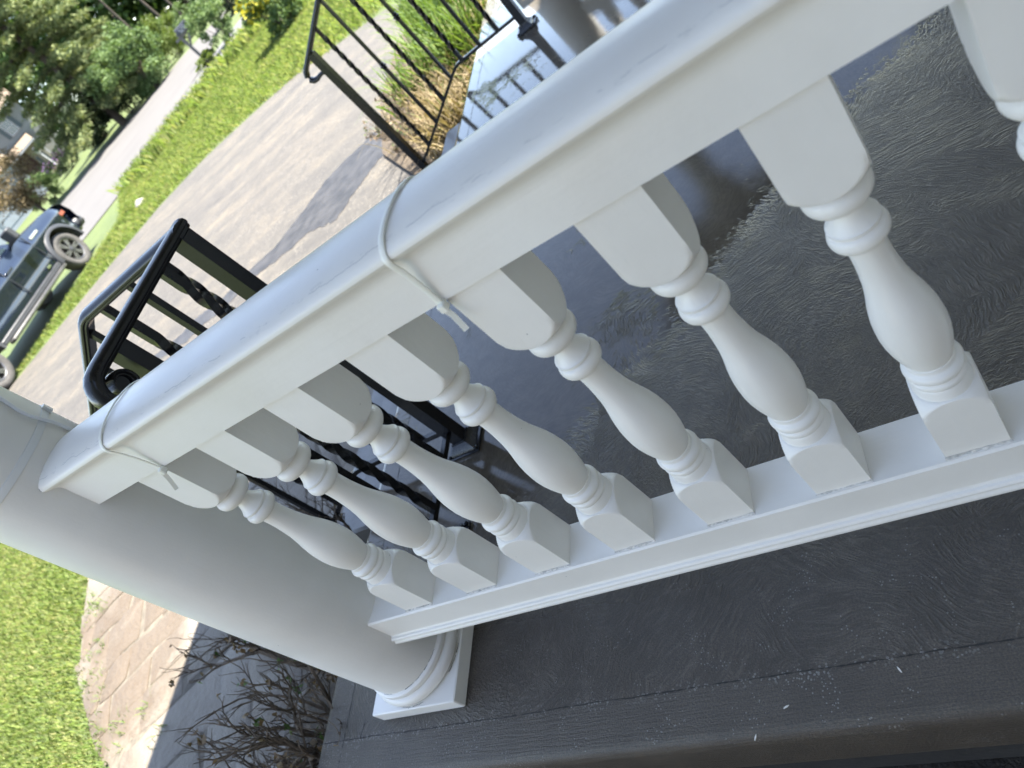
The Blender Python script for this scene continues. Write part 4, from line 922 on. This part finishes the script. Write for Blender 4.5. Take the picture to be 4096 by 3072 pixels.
for s_ in (-1, 1):
    # wheels
    for ax in (0, WB):
        wh = bpy.data.objects.new('wheel', None); COL.objects.link(wh); wh.parent = tk; wh.location = (ax, s_*.83, RW); wh.rotation_euler = (PI/2*(1 if s_ < 0 else -1), 0, 0); wh.empty_display_size = .1
        B().lathe([(-.10, .25), (-.135, .29), (-.14, .37), (-.115, .398), (-.06, .405), (.06, .405), (.115, .398), (.14, .37), (.135, .29), (.118, .262)], n=40, caps=False).obj('tyre', 'tyre', wh, 50, local=True)
        rm = B(); rm.lathe([(.02, .0), (.02, .24)], n=30); 
        rm = B(); rm.lathe([(-.09, .255), (.118, .262), (.128, .255), (.118, .238), (.03, .225), (.02, .04)], n=36); ro = rm.obj('rim', 'rim', wh, 40, local=True)
        sp_ = B()
        for k in range(6):
            for dd in (-.14, .14):
                a = 2*PI*k/6+dd; c_, sn = math.cos(a), math.sin(a)
                vs_ = []
                for r_, hw in ((.05, .022), (.245, .017)):
                    for tt, zz in ((-hw, .06), (hw, .06), (hw, .115), (-hw, .115)): vs_.append((c_*r_-sn*tt, sn*r_+c_*tt, zz))
                sp_.add(vs_, [(3,2,1,0),(4,5,6,7),(0,1,5,4),(1,2,6,5),(2,3,7,6),(3,0,4,7)])
        sp_.obj('spokes', 'rim', wh, local=True); B().lathe([(.05, .06), (.125, .055), (.13, .045)], n=20).obj('hub_cap', 'blacktrim', wh, local=True)
        # flare
        fl = B(); rings = []
        for a in np.linspace(-.02, PI+.02, 24):
            c_, sn = math.cos(a), math.sin(a); rings.append([(ax+r_*c_, s_*y_, RW+r_*sn) for r_, y_ in ((.485, .96), (.49, 1.035), (.545, 1.035), (.585, 1.005), (.585, .96))])
        fl.loft(rings, True, True); fl.obj('wheel_flare', 'blacktrim', tk, 40, local=True)
        wl = B(); wl.loft([[(ax+.49*math.cos(a), s_*y_, RW+.49*math.sin(a)) for a in np.linspace(0, PI, 14)] for y_ in (.6, .97)], closed=False); wl.obj('wheel_well', 'tyre', tk, local=True)
    rb = B(); rb.bbox(.68, WB-.66, s_*1.06-.09, s_*1.06+.09, .33, .40, .02); rb.obj('running_board', 'rim', tk, local=True)
    B().bbox(.58, WB-.60, s_*.975-.04, s_*.975+.04, .40, .50, .015).obj('rocker_trim', 'blacktrim', tk, local=True)
    for xh in (2.15, .95): 
        B().bbox(xh-.13, xh+.11, s_*1.035-.022, s_*1.035+.022, 1.035, 1.085, .01).obj('door_handle', 'navy', tk, local=True)
    for xd in (WB-.62, 1.98, .62):
        B().box(xd-.006, xd+.006, s_*1.014-.012, s_*1.014+.012, .56, 1.25).obj('door_gap', 'blacktrim', tk, local=True)
    mi = B(); mi.bbox(WB-.96, WB-.80, s_*1.17-.13, s_*1.17+.13, 1.27, 1.53, .025); mo = mi.obj('wing_mirror', 'blacktrim', tk, 40, local=True)
    B().box(WB-.90, WB-.82, s_*1.0-.06, s_*1.0+.06, 1.27, 1.33).obj('mirror_arm', 'blacktrim', mo, local=True)
    hl = B(); hl.loft([[(WB+.50, s_*1.000, .80), (WB+.50, s_*1.000, 1.03), (WB+.80, s_*.93, 1.06), (WB+.95, s_*.70, 1.05), (WB+.97, s_*.70, .86), (WB+.82, s_*.92, .83)], [(WB+.50, s_*.9, .80), (WB+.50, s_*.9, 1.03), (WB+.75, s_*.85, 1.06), (WB+.88, s_*.68, 1.05), (WB+.88, s_*.68, .86), (WB+.75, s_*.85, .83)]], True, True); hl.obj('headlight', 'lens', tk, local=True)
    B().box(WB+.62, WB+.78, s_*.985-.02, s_*.985+.02, .90, .98).obj('side_marker', 'amber', tk, local=True)
    B().bbox(WB-.50, WB-.18, s_*1.012-.012, s_*1.012+.012, 1.075, 1.135, .006).obj('fender_badge', 'chrome', tk, local=True)
    B().box(-1.27, -1.24, s_*.88-.08, s_*.88+.08, .85, 1.28).obj('tail_light', 'amber', tk, local=True)
    B().box(WB-.95, WB-.83, s_*1.02-.012, s_*1.02+.012, .545, .59).obj('door_reflector', 'chrome', tk, local=True)

# ------------------------------------------------------------------ planting by the porch
def strap_clump(base, n, L, mat, seed, up=1.0, wid=.010, spread=.10):
    rg = np.random.default_rng(seed); V_ = []
    for k in range(n):
        a = rg.uniform(0, 2*PI); l = L*rg.uniform(.55, 1.15); o = np.array(base)+np.array([*rg.normal(size=2)*spread, 0]); d = np.array([math.cos(a), math.sin(a)])
        lean_ = rg.uniform(.15, .75)/up; pr_ = None; wv_ = np.array([-d[1], d[0], 0])*wid*rg.uniform(.6, 1.2)
        for s in np.linspace(0, 1, 6):
            p = o+np.array([*(d*l*lean_*s*(.4+.6*s)), l*s*(1-.55*lean_*s*s)])
            w2 = wv_*(1-s**2.2*.95)
            if pr_ is not None: V_ += [pr_[0]-pr_[1], pr_[0]+pr_[1], p+w2, p-w2]
            pr_ = (p, w2)
    return np.array(V_)
bed = structure(B().prism([(-.40, 3.12), (-1.15, 3.30), (-1.75, 4.15), (-2.1, 5.3), (-2.2, 6.6), (-.9, 7.2), (-.36, 6.6)][::-1], -.43, -.385).obj('planting_bed', 'mulch'))
rg = random.Random(9); k = 0
for i in range(26):
    bx_, by_ = rg.uniform(-1.75, -.55), rg.uniform(4.0, 6.3)
    if bx_ < -.9-.35*(by_-3.2): continue
    e = empty('strap_leaf_plant', (bx_, by_, -.385), 'clump of arching green strap leaves behind the iron stair railing', 'plant', 'strap leaf plants in the bed by the porch')
    fast_mesh('leaf_tuft', strap_clump((bx_, by_, -.39), 70, .62, 'lily', 100+i), 4, 'lily', e)['kind'] = 'stuff'
for i in range(24):
    bx_, by_ = rg.uniform(-1.35, -.50), rg.uniform(3.35, 4.7)
    if bx_ < -.75-.75*(by_-3.2): continue
    e = empty('dry_grass_tuft', (bx_, by_, -.385), 'tuft of straw coloured dry stalks below the iron stair railing', 'dry grass', 'dry stalks in the bed by the porch')
    fast_mesh('stalks', strap_clump((bx_, by_, -.39), 75, .40, 'straw', 200+i, .8, .006, .09), 4, 'straw', e)['kind'] = 'stuff'
    if i % 2: fast_mesh('green_shoots', strap_clump((bx_, by_, -.39), 22, .36, 'lily', 300+i, 1.0, .006, .08), 4, 'lily', e)['kind'] = 'stuff'
# leafless shrubs hugging the slab
def bare_shrub(base, seed, h, nst, label, lean, tips=True, group='bare shrubs by the slab'):
    e = empty('bare_shrub', base, label, 'shrub', group); rg = random.Random(seed); m = B(); ends = []; mids = []
    def grow(p, d, L, r, lv):
        n_ = 5; q = [p]; dd = Vector(d)
        for i in range(n_):
            dd = (dd+Vector((rg.uniform(-.3, .3), rg.uniform(-.3, .3), rg.uniform(-.14, .24)))).normalized(); p2 = q[-1]+dd*(L/n_); q.append(p2)
            if lv < 3 and i >= 1:
                for _ in range(2 if rg.random() < .6 else 1):
                    if rg.random() < .8:
                        nd = (dd+Vector((rg.uniform(-1, 1), rg.uniform(-1, 1), rg.uniform(-.2, .8)))*.8).normalized(); grow(p2, nd, L*rg.uniform(.38, .62), r*.52, lv+1)
        m.tube(q, r, 6 if lv < 2 else 4, r*.45)
        (ends if lv >= 2 else mids).append(q[-1])
    for s in range(nst):
        a = rg.uniform(0, 2*PI); d = Vector((math.cos(a)*.55+lean[0], math.sin(a)*.55+lean[1], 1.0)).normalized()
        grow(Vector(base)+Vector((rg.uniform(-.10, .10), rg.uniform(-.10, .10), -.03)), d, h*rg.uniform(.7, 1.1), rg.uniform(.009, .016), 0)
    m.obj('branches', 'twig', e, 60)
    P_ = np.array([tuple(p) for p in ends]); sel = P_[np.random.default_rng(seed).random(len(P_)) < .12]
    if len(sel): fast_mesh('dead_leaves', leaves(sel, len(sel)*2, .022, (.012, .012, .012), .6, 0, seed), 4, 'deadleaf', e)
    sel = P_[np.random.default_rng(seed+1).random(len(P_)) < .035]
    if len(sel): fast_mesh('green_leaves', leaves(sel, len(sel)*3, .020, (.014, .014, .014), .55, 0, seed+5), 4, 'bush', e)
    return e
bedb = structure(B().prism([(-.385, -1.6), (-.385, .62), (-.62, .62), (-1.02, .28), (-1.12, -.2), (-1.05, -1.6)], -.43, -.391).obj('shrub_bed', 'mulch'))
bare_shrub((-.80, .17, -.39), 1, .38, 5, 'leafless grey shrub with curled dead leaves between column and path', (-.1, .1))
bare_shrub((-.70, -.20, -.39), 2, .40, 6, 'leafless brown shrub crowding the corner of the slab', (-.15, .1))
bare_shrub((-.62, .38, -.39), 3, .42, 5, 'small leafless shrub tucked behind the column base', (-.2, .15))
bare_shrub((-.82, -.42, -.39), 6, .38, 5, 'leafless shrub with a few dark leaves reaching over the path', (-.2, .15))
bare_shrub((-1.05, 3.45, -.39), 4, .36, 5, 'dry twiggy shrub at the foot of the stair railing', (-.3, .0))

# ------------------------------------------------------------------ grass blades
def blades(name, poly_test, box, n, L, w_, seed, label, rag=.05):
    rg = np.random.default_rng(seed); P_ = np.stack([rg.uniform(box[0], box[1], n), rg.uniform(box[2], box[3], n)], 1)
    J_ = rg.normal(size=P_.shape)*rag; P_ = P_[[poly_test(p) for p in P_+J_]]; n = len(P_)
    z_ = np.interp((P_[:, 0]-1.2)*UX+(P_[:, 1]+.55)*UY, TT, ZZ); a = rg.uniform(0, 2*PI, n); l = L*rg.uniform(.5, 1.4, n)
    d = np.stack([np.cos(a), np.sin(a)], 1); le = rg.uniform(.1, .7, n)*l; b = np.stack([P_[:, 0], P_[:, 1], z_-.01], 1)
    s = np.stack([-d[:, 1], d[:, 0], np.zeros(n)], 1)*w_; mid = b+np.stack([d[:, 0]*le*.35, d[:, 1]*le*.35, l*.6], 1); tip = b+np.stack([d[:, 0]*le, d[:, 1]*le, l*.95], 1)
    V_ = np.stack([b-s, b+s, mid+s*.8, tip, mid-s*.8], 1).reshape(-1, 3)
    return tag(fast_mesh(name, V_, 5, 'blade'), label, 'grass', None, 'stuff')
lawn_poly = [(-2.38, -.9), (-2.50, -.02), (-2.74, .17), (-3.28, .55), (-3.54, .86), (-3.86, 1.25), (-4.2, 1.65), (-5.1, 2.5), (-6.4, 3.0), (-9.4, 3.4), (-9.4, -.9)]
blades('lawn_grass', lambda p: inside(p, lawn_poly), (-9.4, -2.3, -.9, 3.4), 230000, .038, .0022, 1, 'short bright lawn grass beside the stamped path')
strip_poly = [(-12.6, 6.95), (-10.75, 8.45), (-9.15, 9.62), (-7.75, 9.92), (-6.15, 9.72), (-2.6, 8.4), (1.5, 6.4), (3, 14), (-9, 20.5), (-12.1, 17.8), (-13.5, 16.3), (-14.7, 14.4), (-12.35, 11.6), (-12.5, 8.6)]
blades('strip_grass', lambda p: inside(p, strip_poly), (-15, 3, 6.4, 20.5), 300000, .085, .0050, 2, 'bright grass strip between driveway and road')
blades('tall_grass', lambda p: inside(p, [(-14.75, 14.3), (-13.55, 16.25), (-12.15, 17.75), (-9, 20.4), (-7.5, 19), (-10.6, 16), (-12.6, 13.4)]), (-15, -7, 13, 20.5), 14000, .26, .012, 3, 'taller seeding grass along the road edge')

rgw = random.Random(4); V_ = []
for i in range(46):
    t_ = rgw.random(); e_ = path_poly[6:12]; k_ = rgw.randrange(len(e_)-1); px_ = e_[k_][0]+(e_[k_+1][0]-e_[k_][0])*t_+abs(rgw.gauss(0, .16)); py_ = e_[k_][1]+(e_[k_+1][1]-e_[k_][1])*t_+rgw.gauss(0, .08)
    V_.append(strap_clump((px_, py_, -.415), rgw.randrange(5, 16), .05, 'lily', 700+i, .6, .0022, .022))
tag(fast_mesh('joint_weeds', np.concatenate(V_), 4, 'lily'), 'small weeds sprouting between the stamped stones', 'weeds', None, 'stuff')
